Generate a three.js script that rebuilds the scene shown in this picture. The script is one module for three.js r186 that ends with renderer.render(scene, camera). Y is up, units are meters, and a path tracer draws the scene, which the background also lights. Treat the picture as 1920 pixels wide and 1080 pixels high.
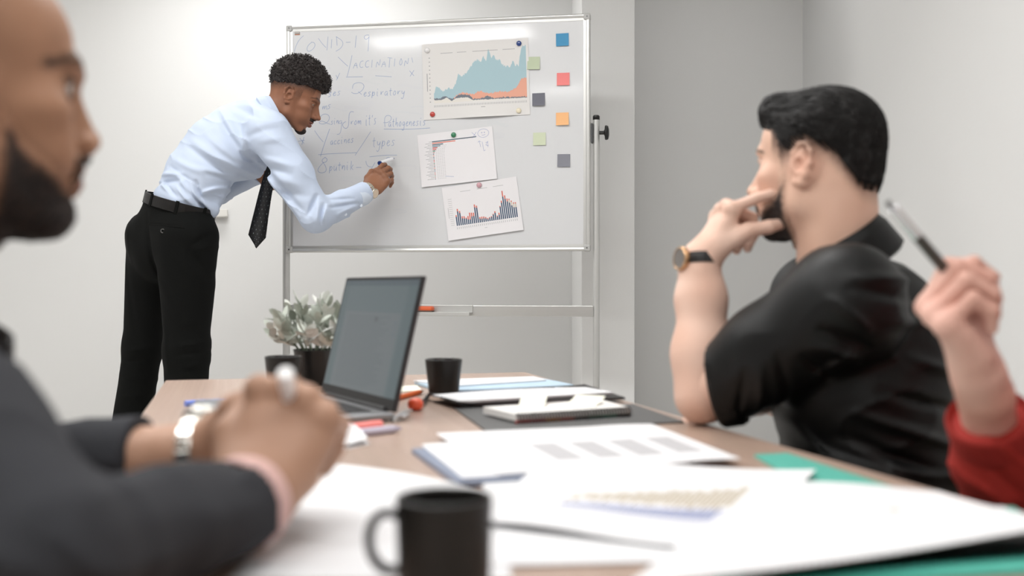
import * as THREE from 'three';
import { RoundedBoxGeometry } from 'three/addons/geometries/RoundedBoxGeometry.js';
import { mergeGeometries } from 'three/addons/utils/BufferGeometryUtils.js';
import { RectAreaLightUniformsLib } from 'three/addons/lights/RectAreaLightUniformsLib.js';

// ---------------------------------------------------------------- camera, light, exposure
const scene = new THREE.Scene();
const FOCAL = 1900, EYE = 0.92;                       // focal length in pixels of a 1920 x 1080 frame, camera height
const camera = new THREE.PerspectiveCamera(2 * Math.atan(540 / FOCAL) * 180 / Math.PI, 16 / 9, 0.05, 40);
camera.filmGauge = 36;
camera.position.set(0, EYE, 0);
camera.lookAt(0, EYE, -5);
camera.focus = 3.75;
camera.userData.fStop = 2.7;
scene.background = new THREE.Color(0.02, 0.02, 0.02);  // nothing outside the closed room
const renderer = new THREE.WebGLRenderer({ antialias: true });
renderer.toneMapping = THREE.LinearToneMapping;
renderer.toneMappingExposure = 1.12;
renderer.shadowMap.enabled = true;
RectAreaLightUniformsLib.init();
const CEILING = 2.7;
// ceiling panels: [x, z, width, length, intensity]
const PANELS = [
  [-1.37, -0.94, 1.2, 0.3, 16], [-1.8, -2.45, 1.2, 0.3, 17], [0.15, -0.45, 1.2, 0.3, 7.5], [-0.1, -2.3, 1.2, 0.3, 14.5],
  [-1.1, -4.35, 1.2, 0.3, 10.5], [-0.8, 1.1, 1.2, 0.3, 9], [0.98, -4.3, 0.3, 0.3, 0.8],
];

// ---------------------------------------------------------------- helpers
const V3 = (x, y, z) => new THREE.Vector3(x, y, z);
function rng(seed) { let s = seed | 0; return () => { s = (s + 0x6d2b79f5) | 0; let t = Math.imul(s ^ (s >>> 15), 1 | s); t = (t + Math.imul(t ^ (t >>> 7), 61 | t)) ^ t; return ((t ^ (t >>> 14)) >>> 0) / 4294967296; }; }
const W = (u, v, d) => [(u - 960) / FOCAL * d, EYE - (v - 540) / FOCAL * d, -d];
const TABLE = 0.70;
const T = (u, v, h = 0) => W(u, v, (EYE - TABLE - h) * FOCAL / (v - 540));   // a point on the table top (or h above it)
const add = (a, b) => [a[0] + b[0], a[1] + b[1], a[2] + b[2]], sub = (a, b) => [a[0] - b[0], a[1] - b[1], a[2] - b[2]], mul = (a, s) => [a[0] * s, a[1] * s, a[2] * s];
const dot = (a, b) => a[0] * b[0] + a[1] * b[1] + a[2] * b[2], len = (a) => Math.hypot(...a), unit = (a) => mul(a, 1 / (len(a) || 1));
const cross = (a, b) => [a[1] * b[2] - a[2] * b[1], a[2] * b[0] - a[0] * b[2], a[0] * b[1] - a[1] * b[0]];
const lerp3 = (a, b, t) => [a[0] + (b[0] - a[0]) * t, a[1] + (b[1] - a[1]) * t, a[2] + (b[2] - a[2]) * t];
const mixc = (a, b, t) => { t = Math.max(0, Math.min(1, t)); return lerp3(a, b, t); };
const lin = (hex) => { const c = new THREE.Color(hex); return [c.r, c.g, c.b]; };
const smooth = (x, a, b) => { const t = Math.max(0, Math.min(1, (x - a) / (b - a))); return t * t * (3 - 2 * t); };
function hash3(x, y, z) { let h = Math.imul(x, 374761393) ^ Math.imul(y, 668265263) ^ Math.imul(z, 2147483647 - 1274126177); h = Math.imul(h ^ (h >>> 13), 1274126177); return ((h ^ (h >>> 16)) >>> 0) / 4294967296; }
function noise3(x, y, z) {
  const xi = Math.floor(x), yi = Math.floor(y), zi = Math.floor(z), f = (t) => t * t * (3 - 2 * t), a = f(x - xi), b = f(y - yi), c = f(z - zi);
  const L = (p, q, t) => p + (q - p) * t, h = (i, j, k) => hash3(xi + i, yi + j, zi + k);
  return L(L(L(h(0, 0, 0), h(1, 0, 0), a), L(h(0, 1, 0), h(1, 1, 0), a), b), L(L(h(0, 0, 1), h(1, 0, 1), a), L(h(0, 1, 1), h(1, 1, 1), a), b), c) * 2 - 1;
}
const used = new Map();
function numbered(name) { const n = used.get(name) || 0; used.set(name, n + 1); return n ? name + '_' + String(n).padStart(3, '0') : name; }
function shade(o) { o.castShadow = true; o.receiveShadow = true; return o; }
function tag(o, label, category, group) { o.userData.label = label; o.userData.category = category; if (group) o.userData.group = group; return o; }
function thing(name, label, category, pos = [0, 0, 0], turn = 0, group) {
  const o = new THREE.Group(); o.name = numbered(name); o.position.set(...pos); o.rotation.y = turn; scene.add(o);
  return tag(o, label, category, group);
}
function offsetOf(p) { const o = V3(0, 0, 0); for (let q = p; q && q !== scene; q = q.parent) o.add(q.position); return o; }
// a mesh whose geometry is in the parent's own axes
function local(name, geo, mat, parent, label) { const m = shade(new THREE.Mesh(geo, mat)); m.name = numbered(name); parent.add(m); if (label) m.userData.label = label; return m; }
// a mesh whose geometry is in world coordinates (parents are only moved, not turned)
function put(name, geo, mat, parent, label) { const o = offsetOf(parent); geo.translate(-o.x, -o.y, -o.z); return local(name, geo, mat, parent, label); }
function struct(name, geo, mat, parent = scene) { const m = local(name, geo, mat, parent); if (parent === scene) m.userData.kind = 'structure'; return m; }
const std = (color, roughness = 0.6, o = {}) => new THREE.MeshStandardMaterial({ color: new THREE.Color(color), roughness, ...o });
const phys = (color, roughness = 0.6, o = {}) => new THREE.MeshPhysicalMaterial({ color: new THREE.Color(color), roughness, ...o });
function canvasTex(w, h, draw) {
  const c = document.createElement('canvas'); c.width = w; c.height = h; draw(c.getContext('2d'), w, h);
  const t = new THREE.CanvasTexture(c); t.colorSpace = THREE.SRGBColorSpace; t.magFilter = THREE.LinearFilter; return t;
}
function noiseTex(n, f, repeat = 1) {
  const d = new Uint8Array(n * n * 4);
  for (let y = 0; y < n; y++) for (let x = 0; x < n; x++) { const v = Math.max(0, Math.min(255, f(x, y) * 255)); d.set([v, v, v, 255], (y * n + x) * 4); }
  const t = new THREE.DataTexture(d, n, n); t.wrapS = t.wrapT = THREE.RepeatWrapping; t.magFilter = THREE.LinearFilter; t.repeat.set(repeat, repeat); t.needsUpdate = true; return t;
}
const box = (w, h, d, x = 0, y = 0, z = 0) => new THREE.BoxGeometry(w, h, d).translate(x, y, z);
const rbox = (w, h, d, r, x = 0, y = 0, z = 0, seg = 3) => new RoundedBoxGeometry(w, h, d, seg, Math.min(r, w / 2.01, h / 2.01, d / 2.01)).translate(x, y, z);
const lathe = (pts, seg = 48) => new THREE.LatheGeometry(pts.map(([r, y]) => new THREE.Vector2(r, y)), seg);
function tube(points, r, seg = 24, radial = 10, closed = false) { return new THREE.TubeGeometry(new THREE.CatmullRomCurve3(points.map((p) => V3(...p)), closed), seg, r, radial, closed); }
function rod(a, b, ra, rb = ra, radial = 20) {
  const d = sub(b, a), g = new THREE.CylinderGeometry(rb, ra, len(d), radial);
  g.applyQuaternion(new THREE.Quaternion().setFromUnitVectors(V3(0, 1, 0), V3(...unit(d)))); const m = lerp3(a, b, 0.5); return g.translate(...m);
}
const clean = (g) => { const o = g.index ? g.toNonIndexed() : g; for (const k of Object.keys(o.attributes)) if (!['position', 'normal', 'uv'].includes(k)) o.deleteAttribute(k); return o; };
const merge = (list) => mergeGeometries(list.map(clean));

// ---------------------------------------------------------------- smooth bodies: joined tapered capsules and ellipsoids, meshed on a grid
class Field {
  constructor() { this.ops = []; this.bumps = []; this.warp = null; }
  cap(a, ra, b, rb, k = 0.02, o = {}) {            // o.w, o.s: wider by the factor s along the unit vector w
    const c = lerp3(a, b, 0.5), s = o.s || 1; this.ops.push({ t: 0, a, ra, b, rb, k, m: o.m || 0, w: o.w ? unit(o.w) : null, q: o.w ? 1 / (s * s) - 1 : 0, ba: sub(b, a), n: dot(sub(b, a), sub(b, a)) || 1e-9, c, R: len(sub(b, a)) / 2 + Math.max(ra, rb) * s }); return this;
  }
  chain(pts, k = 0.02, o = {}) { for (let i = 0; i + 1 < pts.length; i++) this.cap(pts[i][0], pts[i][1], pts[i + 1][0], pts[i + 1][1], k, o); return this; }
  ell(c, r, k = 0.02, o = {}) {                     // o.e: Euler turn, o.m: 1 carves
    const M = o.e ? new THREE.Matrix4().makeRotationFromEuler(new THREE.Euler(...o.e)).elements : null;
    this.ops.push({ t: 1, c, r, k, m: o.m || 0, M, R: Math.max(...r) }); return this;
  }
  carve(c, r, k = 0.005, e) { return this.ell(c, r, k, { m: 1, e }); }
  cut(p, n, R) { this.ops.push({ t: 2, c: p, n: unit(n), R }); return this; }   // removes the half space beyond p along n, within R
  clip(p, n, k = 0.004) { this.ops.push({ t: 3, c: p, n: unit(n), k }); return this; }
  bump(a, b, w, h, zlo = -1e9, zhi = 1e9) { this.bumps.push({ a, b, w, h, ba: sub(b, a), n: dot(sub(b, a), sub(b, a)) || 1e-9, zlo, zhi, flat: 0 }); return this; }
  one(op, x, y, z) {
    if (op.t === 0) {
      const px = x - op.a[0], py = y - op.a[1], pz = z - op.a[2]; let t = (px * op.ba[0] + py * op.ba[1] + pz * op.ba[2]) / op.n; t = t < 0 ? 0 : t > 1 ? 1 : t;
      const qx = px - t * op.ba[0], qy = py - t * op.ba[1], qz = pz - t * op.ba[2]; let l = qx * qx + qy * qy + qz * qz;
      if (op.w) { const w = qx * op.w[0] + qy * op.w[1] + qz * op.w[2]; l += w * w * op.q; }
      return Math.sqrt(l) - op.ra - (op.rb - op.ra) * t;
    }
    let px = x - op.c[0], py = y - op.c[1], pz = z - op.c[2];
    if (op.M) { const M = op.M, a = px, b = py, c = pz; px = M[0] * a + M[1] * b + M[2] * c; py = M[4] * a + M[5] * b + M[6] * c; pz = M[8] * a + M[9] * b + M[10] * c; }
    const r = op.r, ax = px / r[0], ay = py / r[1], az = pz / r[2], k0 = Math.sqrt(ax * ax + ay * ay + az * az), bx = ax / r[0], by = ay / r[1], bz = az / r[2], k1 = Math.sqrt(bx * bx + by * by + bz * bz);
    return k1 < 1e-9 ? -Math.min(...r) : k0 * (k0 - 1) / k1;
  }
  at(x, y, z) {
    let d = 1e3;
    for (const op of this.ops) {
      if (op.t === 2) { const px = x - op.c[0], py = y - op.c[1], pz = z - op.c[2]; const e = Math.min(px * op.n[0] + py * op.n[1] + pz * op.n[2], op.R - Math.sqrt(px * px + py * py + pz * pz)); if (e > d) d = e; continue; }
      if (op.t === 3) { const e = (x - op.c[0]) * op.n[0] + (y - op.c[1]) * op.n[1] + (z - op.c[2]) * op.n[2], h = Math.max(op.k - Math.abs(d - e), 0) / op.k; d = Math.max(d, e) + h * h * op.k / 4; continue; }
      const cx = x - op.c[0], cy = y - op.c[1], cz = z - op.c[2], lb = Math.sqrt(cx * cx + cy * cy + cz * cz) - op.R;
      if (op.m === 1) {
        if (lb > op.k - d) continue;
        const e = -this.one(op, x, y, z), h = Math.max(op.k - Math.abs(d - e), 0) / op.k; d = Math.max(d, e) + h * h * op.k / 4;
      } else {
        if (lb > d + op.k) continue;
        const e = this.one(op, x, y, z), h = Math.max(op.k - Math.abs(d - e), 0) / op.k; d = Math.min(d, e) - h * h * op.k / 4;
      }
    }
    if (d < 0.06 && d > -0.06) {
      for (const b of this.bumps) {
        if (z < b.zlo || z > b.zhi) continue;
        const px = x - b.a[0], py = y - b.a[1], pz = b.flat ? 0 : z - b.a[2]; let t = (px * b.ba[0] + py * b.ba[1] + pz * b.ba[2]) / b.n; t = t < 0 ? 0 : t > 1 ? 1 : t;
        const qx = px - t * b.ba[0], qy = py - t * b.ba[1], qz = pz - t * b.ba[2], e = (qx * qx + qy * qy + qz * qz) / (b.w * b.w); if (e < 6) d -= b.h * Math.exp(-e) * Math.sin(Math.PI * (0.12 + 0.76 * t));
      }
      if (this.warp) d += this.warp(x, y, z, d);
    }
    return d;
  }
  bounds(m = 0.02) {
    const lo = [1e9, 1e9, 1e9], hi = [-1e9, -1e9, -1e9];
    for (const op of this.ops) if (op.t < 2 && !op.m) for (let i = 0; i < 3; i++) { lo[i] = Math.min(lo[i], op.c[i] - op.R - m); hi[i] = Math.max(hi[i], op.c[i] + op.R + m); }
    return [lo, hi];
  }
  mesh(cell, color, within) { return surface((x, y, z) => this.at(x, y, z), ...(within || this.bounds()), cell, color); }
}
// surface nets: a smooth indexed mesh of f = 0
function surface(f, lo, hi, cell, color) {
  const N = [0, 1, 2].map((i) => Math.ceil((hi[i] - lo[i]) / cell) + 2), [nx, ny, nz] = N, val = new Float32Array(nx * ny * nz), B = 8, half = B * cell * 0.8660254;
  for (let bz = 0; bz < nz; bz += B) for (let by = 0; by < ny; by += B) for (let bx = 0; bx < nx; bx += B) {
    const d = f(lo[0] + (bx + 3.5) * cell, lo[1] + (by + 3.5) * cell, lo[2] + (bz + 3.5) * cell), far = Math.abs(d) > half * 1.5 + 0.006;
    for (let z = bz; z < Math.min(nz, bz + B); z++) for (let y = by; y < Math.min(ny, by + B); y++) for (let x = bx; x < Math.min(nx, bx + B); x++)
      val[(z * ny + y) * nx + x] = far ? d : f(lo[0] + x * cell, lo[1] + y * cell, lo[2] + z * cell);
  }
  const id = new Int32Array(nx * ny * nz).fill(-1), pos = [], E = [[0, 1], [0, 2], [0, 4], [1, 3], [1, 5], [2, 3], [2, 6], [3, 7], [4, 5], [4, 6], [5, 7], [6, 7]];
  const c = new Float64Array(8);
  for (let z = 0; z < nz - 1; z++) for (let y = 0; y < ny - 1; y++) for (let x = 0; x < nx - 1; x++) {
    let inside = 0;
    for (let i = 0; i < 8; i++) { c[i] = val[((z + (i >> 2)) * ny + y + ((i >> 1) & 1)) * nx + x + (i & 1)]; if (c[i] < 0) inside++; }
    if (inside === 0 || inside === 8) continue;
    let sx = 0, sy = 0, sz = 0, n = 0;
    for (const [p, q] of E) if ((c[p] < 0) !== (c[q] < 0)) { const t = c[p] / (c[p] - c[q]); sx += (p & 1) + t * ((q & 1) - (p & 1)); sy += ((p >> 1) & 1) + t * (((q >> 1) & 1) - ((p >> 1) & 1)); sz += (p >> 2) + t * ((q >> 2) - (p >> 2)); n++; }
    id[(z * ny + y) * nx + x] = pos.length / 3; pos.push(lo[0] + (x + sx / n) * cell, lo[1] + (y + sy / n) * cell, lo[2] + (z + sz / n) * cell);
  }
  const index = [], quad = (a, b, d, e, flip) => { if (a < 0 || b < 0 || d < 0 || e < 0) return; if (flip) index.push(a, b, d, a, d, e); else index.push(a, d, b, a, e, d); };
  for (let z = 1; z < nz - 1; z++) for (let y = 1; y < ny - 1; y++) for (let x = 1; x < nx - 1; x++) {
    const o = (z * ny + y) * nx + x, s = val[o] < 0;
    if (s !== (val[o + 1] < 0)) quad(id[o], id[o - nx], id[o - nx - nx * ny], id[o - nx * ny], s === false ? 0 : 1);
    if (s !== (val[o + nx] < 0)) quad(id[o], id[o - nx * ny], id[o - 1 - nx * ny], id[o - 1], s === false ? 0 : 1);
    if (s !== (val[o + nx * ny] < 0)) quad(id[o], id[o - 1], id[o - 1 - nx], id[o - nx], s === false ? 0 : 1);
  }
  const n = pos.length / 3, P = new Float32Array(pos), Nn = new Float32Array(pos.length), C = color ? new Float32Array(pos.length) : null, e = cell * 0.5;
  for (let i = 0; i < n; i++) {
    let x = P[i * 3], y = P[i * 3 + 1], z = P[i * 3 + 2], gx, gy, gz, l;
    for (let k = 0; k < 2; k++) {
      gx = f(x + e, y, z) - f(x - e, y, z); gy = f(x, y + e, z) - f(x, y - e, z); gz = f(x, y, z + e) - f(x, y, z - e); l = Math.hypot(gx, gy, gz) || 1e-9;
      if (k === 0) { const d = Math.max(-cell, Math.min(cell, f(x, y, z))) / Math.max(0.5, l / (2 * e)); x -= gx / l * d; y -= gy / l * d; z -= gz / l * d; }
    }
    P.set([x, y, z], i * 3); Nn.set([gx / l, gy / l, gz / l], i * 3);
    if (C) C.set(color(x, y, z, gx / l, gy / l, gz / l), i * 3);
  }
  const g = new THREE.BufferGeometry(); g.setAttribute('position', new THREE.BufferAttribute(P, 3)); g.setAttribute('normal', new THREE.BufferAttribute(Nn, 3));
  if (C) g.setAttribute('color', new THREE.BufferAttribute(C, 3)); g.setIndex(index); return g;
}

// ---------------------------------------------------------------- the room
const X0 = -3.3, X1 = 1.449, Z0 = -5.05, Z1 = 2.2;
const plaster = noiseTex(256, (x, y) => 0.5 + 0.22 * noise3(x / 9, y / 9, 1.5) + 0.18 * noise3(x / 3, y / 3, 7.5) + 0.1 * noise3(x / 1.3, y / 1.3, 3.1), 3);
const wallPaint = std('#dfdfde', 0.75, { bumpMap: plaster, bumpScale: 0.0004 });
const wallShell = (w, h, d, x, y, z) => box(w, h, d, x, y, z);
struct('wall_back', wallShell(X1 - X0 + 0.4, CEILING, 0.2, (X0 + X1) / 2, CEILING / 2, Z0 - 0.1), wallPaint);
struct('wall_left', wallShell(0.2, CEILING, Z1 - Z0, X0 - 0.1, CEILING / 2, (Z0 + Z1) / 2), wallPaint);
struct('wall_right', wallShell(0.2, CEILING, Z1 - Z0, X1 + 0.1, CEILING / 2, (Z0 + Z1) / 2), wallPaint);
struct('wall_front', wallShell(X1 - X0 + 0.4, CEILING, 0.2, (X0 + X1) / 2, CEILING / 2, Z1 + 0.1), wallPaint);
struct('wall_pilaster', rbox(0.2286, CEILING, 0.7, 0.004, 0.298 + 0.1143, CEILING / 2, -4.70, 2), wallPaint);
struct('ceiling', box(X1 - X0 + 0.4, 0.15, Z1 - Z0 + 0.4, (X0 + X1) / 2, CEILING + 0.075, (Z0 + Z1) / 2), std('#e9e8e4', 0.85));
const carpet = noiseTex(256, (x, y) => 0.5 + 0.3 * noise3(x / 2, y / 2, 0.5) + 0.3 * noise3(x / 5, y / 5, 4.5), 14);
struct('floor', box(X1 - X0 + 0.4, 0.15, Z1 - Z0 + 0.4, (X0 + X1) / 2, -0.075, (Z0 + Z1) / 2), std('#dcd8d3', 0.95, { bumpMap: carpet, bumpScale: 0.003 }));
struct('baseboard_back', box(X1 - X0, 0.08, 0.014, (X0 + X1) / 2, 0.04, Z0 + 0.007), std('#c9c6c0', 0.5));
struct('baseboard_right', box(0.014, 0.08, Z1 - Z0, X1 - 0.007, 0.04, (Z0 + Z1) / 2), std('#c9c6c0', 0.5));
struct('baseboard_left', box(0.014, 0.08, Z1 - Z0, X0 + 0.007, 0.04, (Z0 + Z1) / 2), std('#c9c6c0', 0.5));
// ceiling light panels, each with an area light of the same size under its diffuser
const panelGlow = new THREE.MeshStandardMaterial({ color: 0xffffff, emissive: new THREE.Color(1, 0.995, 0.99), emissiveIntensity: 5, roughness: 0.6 });
const PANEL_PLACE = ['over the whiteboard side of the empty corner', 'ahead of the whiteboard', 'over the camera end of the table', 'over the far end of the table', 'close to the back wall', 'by the wall behind the table end', 'in the recess beside the pilaster'];
PANELS.forEach(([x, z, w, l, k], i) => {
  const p = thing('ceiling_light', 'white linear ceiling light panel ' + PANEL_PLACE[i], 'ceiling light', [x, CEILING, z], 0, 'linear ceiling lights');
  const rail = [box(w + 0.03, 0.03, 0.015, 0, -0.015, l / 2 + 0.0075), box(w + 0.03, 0.03, 0.015, 0, -0.015, -l / 2 - 0.0075), box(0.015, 0.03, l, w / 2 + 0.0075, -0.015, 0), box(0.015, 0.03, l, -w / 2 - 0.0075, -0.015, 0)];
  local('frame', merge(rail), std('#f0efec', 0.4), p);
  local('diffuser', box(w, 0.012, l, 0, -0.014, 0), panelGlow, p);
  const a = new THREE.RectAreaLight(new THREE.Color(1, 0.995, 0.985), k, w, l); a.position.set(0, -0.024, 0); a.rotation.x = -Math.PI / 2; p.add(a);
});
// small wall-mounted bracket half hidden behind the writing man
{
  const b = thing('wall_bracket', 'small white wall bracket on the plain wall behind the writing man', 'bracket', W(413, 401, 5.04));
  local('plate', rbox(0.075, 0.035, 0.012, 0.004, 0, 0.005, 0.002), std('#dddbd6', 0.5), b);
  local('ledge', rbox(0.08, 0.008, 0.045, 0.003, 0, -0.016, 0.02), std('#bdbbb6', 0.5), b);
}

// ---------------------------------------------------------------- the mobile whiteboard
const BT = -0.1494, BC = [-0.2972, 0, -3.9355], BW = 1.203, BLO = 1.06, BHI = 1.96;
const bX = [Math.cos(BT), 0, -Math.sin(BT)], bN = [Math.sin(BT), 0, Math.cos(BT)];
// a point of the photograph on the board's face (z metres in front of it), in the board's own axes
function bp(u, v, z = 0) {
  const r = [(u - 960) / FOCAL, -(v - 540) / FOCAL, -1], o = [0, EYE, 0], p0 = add(BC, mul(bN, z)), t = dot(sub(p0, o), bN) / dot(r, bN), p = sub(add(o, mul(r, t)), BC);
  return [dot(p, bX), p[1], z];
}
const alu = std('#cfcfcd', 0.32, { metalness: 0.75 }), aluDull = std('#c4c4c2', 0.4, { metalness: 0.5 }), blackPlastic = std('#141414', 0.4), greyPlastic = std('#b6b6b4', 0.5);
const INK = '#4a68a4';
// single-stroke letters: pieces of polylines, x 0..1, y 0 (base line) .. 1 (x-height)
const GLYPH = {
  a: [[[.85, .85], [.5, 1], [.15, .75], [.1, .3], [.35, 0], [.7, .2], [.85, .8], [.85, .2], [1, 0]]], c: [[[.9, .8], [.55, 1], [.15, .6], [.2, .15], [.55, 0], [.95, .2]]],
  e: [[[.1, .45], [.6, .55], [.85, .8], [.5, 1], [.15, .6], [.25, .1], [.6, 0], [.95, .25]]], f: [[[.95, 1.8], [.6, 1.9], [.45, 1.3], [.4, -.6], [.1, -.8]], [[.1, .9], [.9, 1]]],
  g: [[[.85, .85], [.45, 1], [.1, .55], [.4, .1], [.8, .4], [.85, .95], [.8, -.5], [.45, -.95], [.05, -.6]]], h: [[[.15, 1.8], [.15, 0], [.3, .7], [.65, .95], [.85, .6], [.85, 0]]],
  i: [[[.4, .95], [.4, .15], [.7, 0]], [[.45, 1.45], [.5, 1.55]]], k: [[[.2, 1.7], [.2, 0]], [[.85, .95], [.25, .45], [.9, 0]]], l: [[[.4, 1.8], [.4, .1], [.7, 0]]],
  m: [[[.05, .9], [.05, 0], [.15, .7], [.35, .95], [.48, .7], [.48, 0], [.6, .7], [.8, .95], [.95, .6], [.95, 0]]], n: [[[.1, .95], [.12, 0], [.25, .7], [.6, 1], [.85, .65], [.9, 0]]],
  o: [[[.5, 1], [.1, .6], [.2, .1], [.6, 0], [.9, .45], [.7, .95], [.45, 1]]], p: [[[.15, 1], [.1, -.95], [.2, .7], [.6, 1], [.9, .6], [.6, .05], [.2, .15]]], r: [[[.15, .95], [.2, 0], [.35, .75], [.85, .95]]],
  s: [[[.85, .9], [.45, 1], [.2, .75], [.75, .4], [.65, .05], [.1, .05]]], t: [[[.45, 1.6], [.4, .2], [.75, 0]], [[.1, 1.05], [.85, 1.1]]], u: [[[.1, .95], [.15, .15], [.5, 0], [.85, .4], [.9, .95], [.9, .2], [1, 0]]],
  v: [[[.1, 1], [.45, 0], [.9, 1]]], y: [[[.1, .95], [.2, .35], [.55, .25], [.85, .6], [.9, 1], [.8, -.5], [.4, -.9], [.1, -.6]]],
  A: [[[.05, 0], [.5, 1], [.95, 0]], [[.25, .35], [.8, .35]]], C: [[[.9, .9], [.4, .95], [.1, .45], [.4, 0], [.95, .1]]], I: [[[.5, 1], [.5, 0]]], N: [[[.1, 0], [.15, 1], [.8, 0], [.9, 1]]], O: [[[.5, 1], [.1, .5], [.5, 0], [.9, .5], [.5, 1]]],
  T: [[[.5, 1.15], [.5, -.1]], [[0, 1.2], [1, 1.1]]], "'": [[[.5, 1.5], [.4, 1.2]]],
};
// strokes in pixels of the photograph
const INK_LINES = [];
const stroke = (...p) => INK_LINES.push(p);
function script(text, x, y, x2, y2, h) {
  const n = text.length, dx = (x2 - x) / n, dy = (y2 - y) / n; let i = 0;
  for (const ch of text) {
    const wide = ch === 'm' ? 1.0 : ch === 'i' || ch === 'I' || ch === 'l' ? 0.6 : 0.82;
    for (const line of GLYPH[ch] || []) stroke(...line.map(([a, b]) => [x + i * dx + (a * wide + b * 0.12) * Math.abs(dx) * 0.95, y + i * dy + a * dy - b * h]));
    i++;
  }
}
stroke([569, 67], [563, 72], [557, 81], [553, 92], [552, 97]);
stroke([585, 79], [579, 83], [575, 91], [577, 97], [584, 95], [591, 87], [590, 80], [584, 79]);
stroke([597, 72], [604, 82], [611, 89]); stroke([615, 69], [613, 94]); stroke([622, 74], [621, 90]); stroke([631, 69], [632, 85]); stroke([630, 69], [640, 74], [644, 82], [639, 91], [630, 96]); stroke([649, 79.5], [657, 79]); stroke([668, 67], [666, 89]); stroke([692, 66], [686, 65], [682, 70], [686, 75], [692, 70], [692, 67], [691, 84], [690, 96]);
stroke([634, 107], [643, 116], [652, 124]); stroke([660, 104], [656, 124], [651, 143]); script('ACCINATION', 662, 128, 768, 123, 14); stroke([772, 108], [774, 117]); stroke([649, 144.5], [680, 144]); stroke([704, 142], [734, 144]); stroke([768, 133], [776, 142]); stroke([776, 132], [769, 143]);
stroke([637, 137], [631, 150]); stroke([630, 141], [633, 147]);
script('ses', 615, 182, 640, 178, 8);
stroke([661, 166], [661, 159], [668, 155], [678, 155], [683, 160], [681, 168], [672, 175], [664, 176], [659, 173]); stroke([672, 172], [678, 177]); script('espiratory', 681, 181, 760, 178, 8.5);
script('ms', 604, 207, 622, 203, 8);
stroke([598, 226], [601, 217], [609, 213], [617, 216], [618, 224], [611, 232], [602, 233], [597, 230], [603, 226], [613, 231], [619, 233]); script('sin', 620, 234, 636, 232, 7); stroke([641, 227], [636, 226], [635, 232], [640, 231], [641, 227], [640, 240], [638, 251], [632, 252]);
stroke([663, 210], [658, 208], [654, 215], [654, 236], [649, 242], [643, 238], [642, 232], [648, 228]); script('rom', 657, 235, 677, 233, 8); script("it's", 685, 236, 706, 233, 12);
stroke([722, 238], [720, 224], [724, 216], [733, 217], [734, 225], [727, 230], [719, 230]); script('athogenesis', 728, 238, 799, 235, 9); stroke([720, 242], [760, 243], [806, 240]);
stroke([562, 259], [570, 269]); stroke([570, 257], [566, 271]); stroke([559, 265], [571, 263]);
stroke([590, 245], [597, 256], [606, 266]); stroke([618, 242], [608, 270], [601, 293]); script('accines', 619, 272, 664, 267, 8); stroke([597, 290], [630, 287.5], [668, 286.5]); stroke([695, 247], [680, 270], [666, 291]); script('types', 697, 276, 742, 273, 11); stroke([693, 294], [720, 291], [744, 291]);
stroke([557, 316], [579, 316]); stroke([577, 307], [584, 311], [582, 318], [574, 325]);
stroke([610, 295], [604, 298], [604, 305], [612, 304], [614, 298], [609, 295]); stroke([606, 305], [598, 313], [595, 321], [602, 325], [612, 322], [611, 312], [606, 305]); script('putnik', 617, 321, 664, 318, 9.5); stroke([668, 314], [677, 314]);
stroke([686, 302], [687, 309], [692, 313], [697, 313]); stroke([703, 305], [699, 312], [695, 319]); stroke([724, 297], [728, 294.5], [731, 296]);
stroke([577, 330], [582, 335], [576, 341]); stroke([578, 345], [581, 347]);
const PXB = 1700;   // texture pixels per metre
const faceW = BW - 0.03, faceH = BHI - BLO - 0.03;
const boardTex = canvasTex(2000, Math.round(2000 * faceH / faceW), (g, w, h) => {
  g.fillStyle = '#d2d3d5'; g.fillRect(0, 0, w, h);
  const r = rng(5);
  for (let i = 0; i < 60; i++) { g.strokeStyle = `rgba(150,165,190,${0.02 + 0.03 * r()})`; g.lineWidth = 6 + 20 * r(); g.beginPath(); const x = r() * w * 0.7, y = r() * h; g.moveTo(x, y); g.bezierCurveTo(x + 80, y - 40 * r(), x + 140, y + 50 * r(), x + 220 * r(), y + 20); g.stroke(); }
  const px = ([u, v]) => { const [x, y] = bp(u, v, 0.008); return [(x / faceW + 0.5) * w, (1 - (y - BLO - 0.015) / faceH) * h]; };
  g.strokeStyle = INK; g.lineCap = g.lineJoin = 'round'; 
  for (const line of INK_LINES) {
    const q = line.map(px); g.lineWidth = 2.9; g.globalAlpha = 0.5 + 0.14 * r(); g.beginPath(); g.moveTo(...q[0]);
    for (let i = 1; i < q.length - 1; i++) g.quadraticCurveTo(...q[i], (q[i][0] + q[i + 1][0]) / 2, (q[i][1] + q[i + 1][1]) / 2);
    g.lineTo(...q[q.length - 1]); g.stroke();
  }
  g.globalAlpha = 1;
});
const board = thing('whiteboard', 'wheeled whiteboard with an aluminium frame and blue handwritten notes', 'whiteboard', BC, BT);
const face = new THREE.PlaneGeometry(faceW, faceH, 1, 1).translate(0, (BLO + BHI) / 2, 0.008);
local('writing_surface', face, phys('#ffffff', 0.35, { map: boardTex, clearcoat: 0.65, clearcoatRoughness: 0.085 }), board);
local('back_panel', box(faceW, faceH, 0.012, 0, (BLO + BHI) / 2, 0.0), std('#bfc0c2', 0.5), board);
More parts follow.
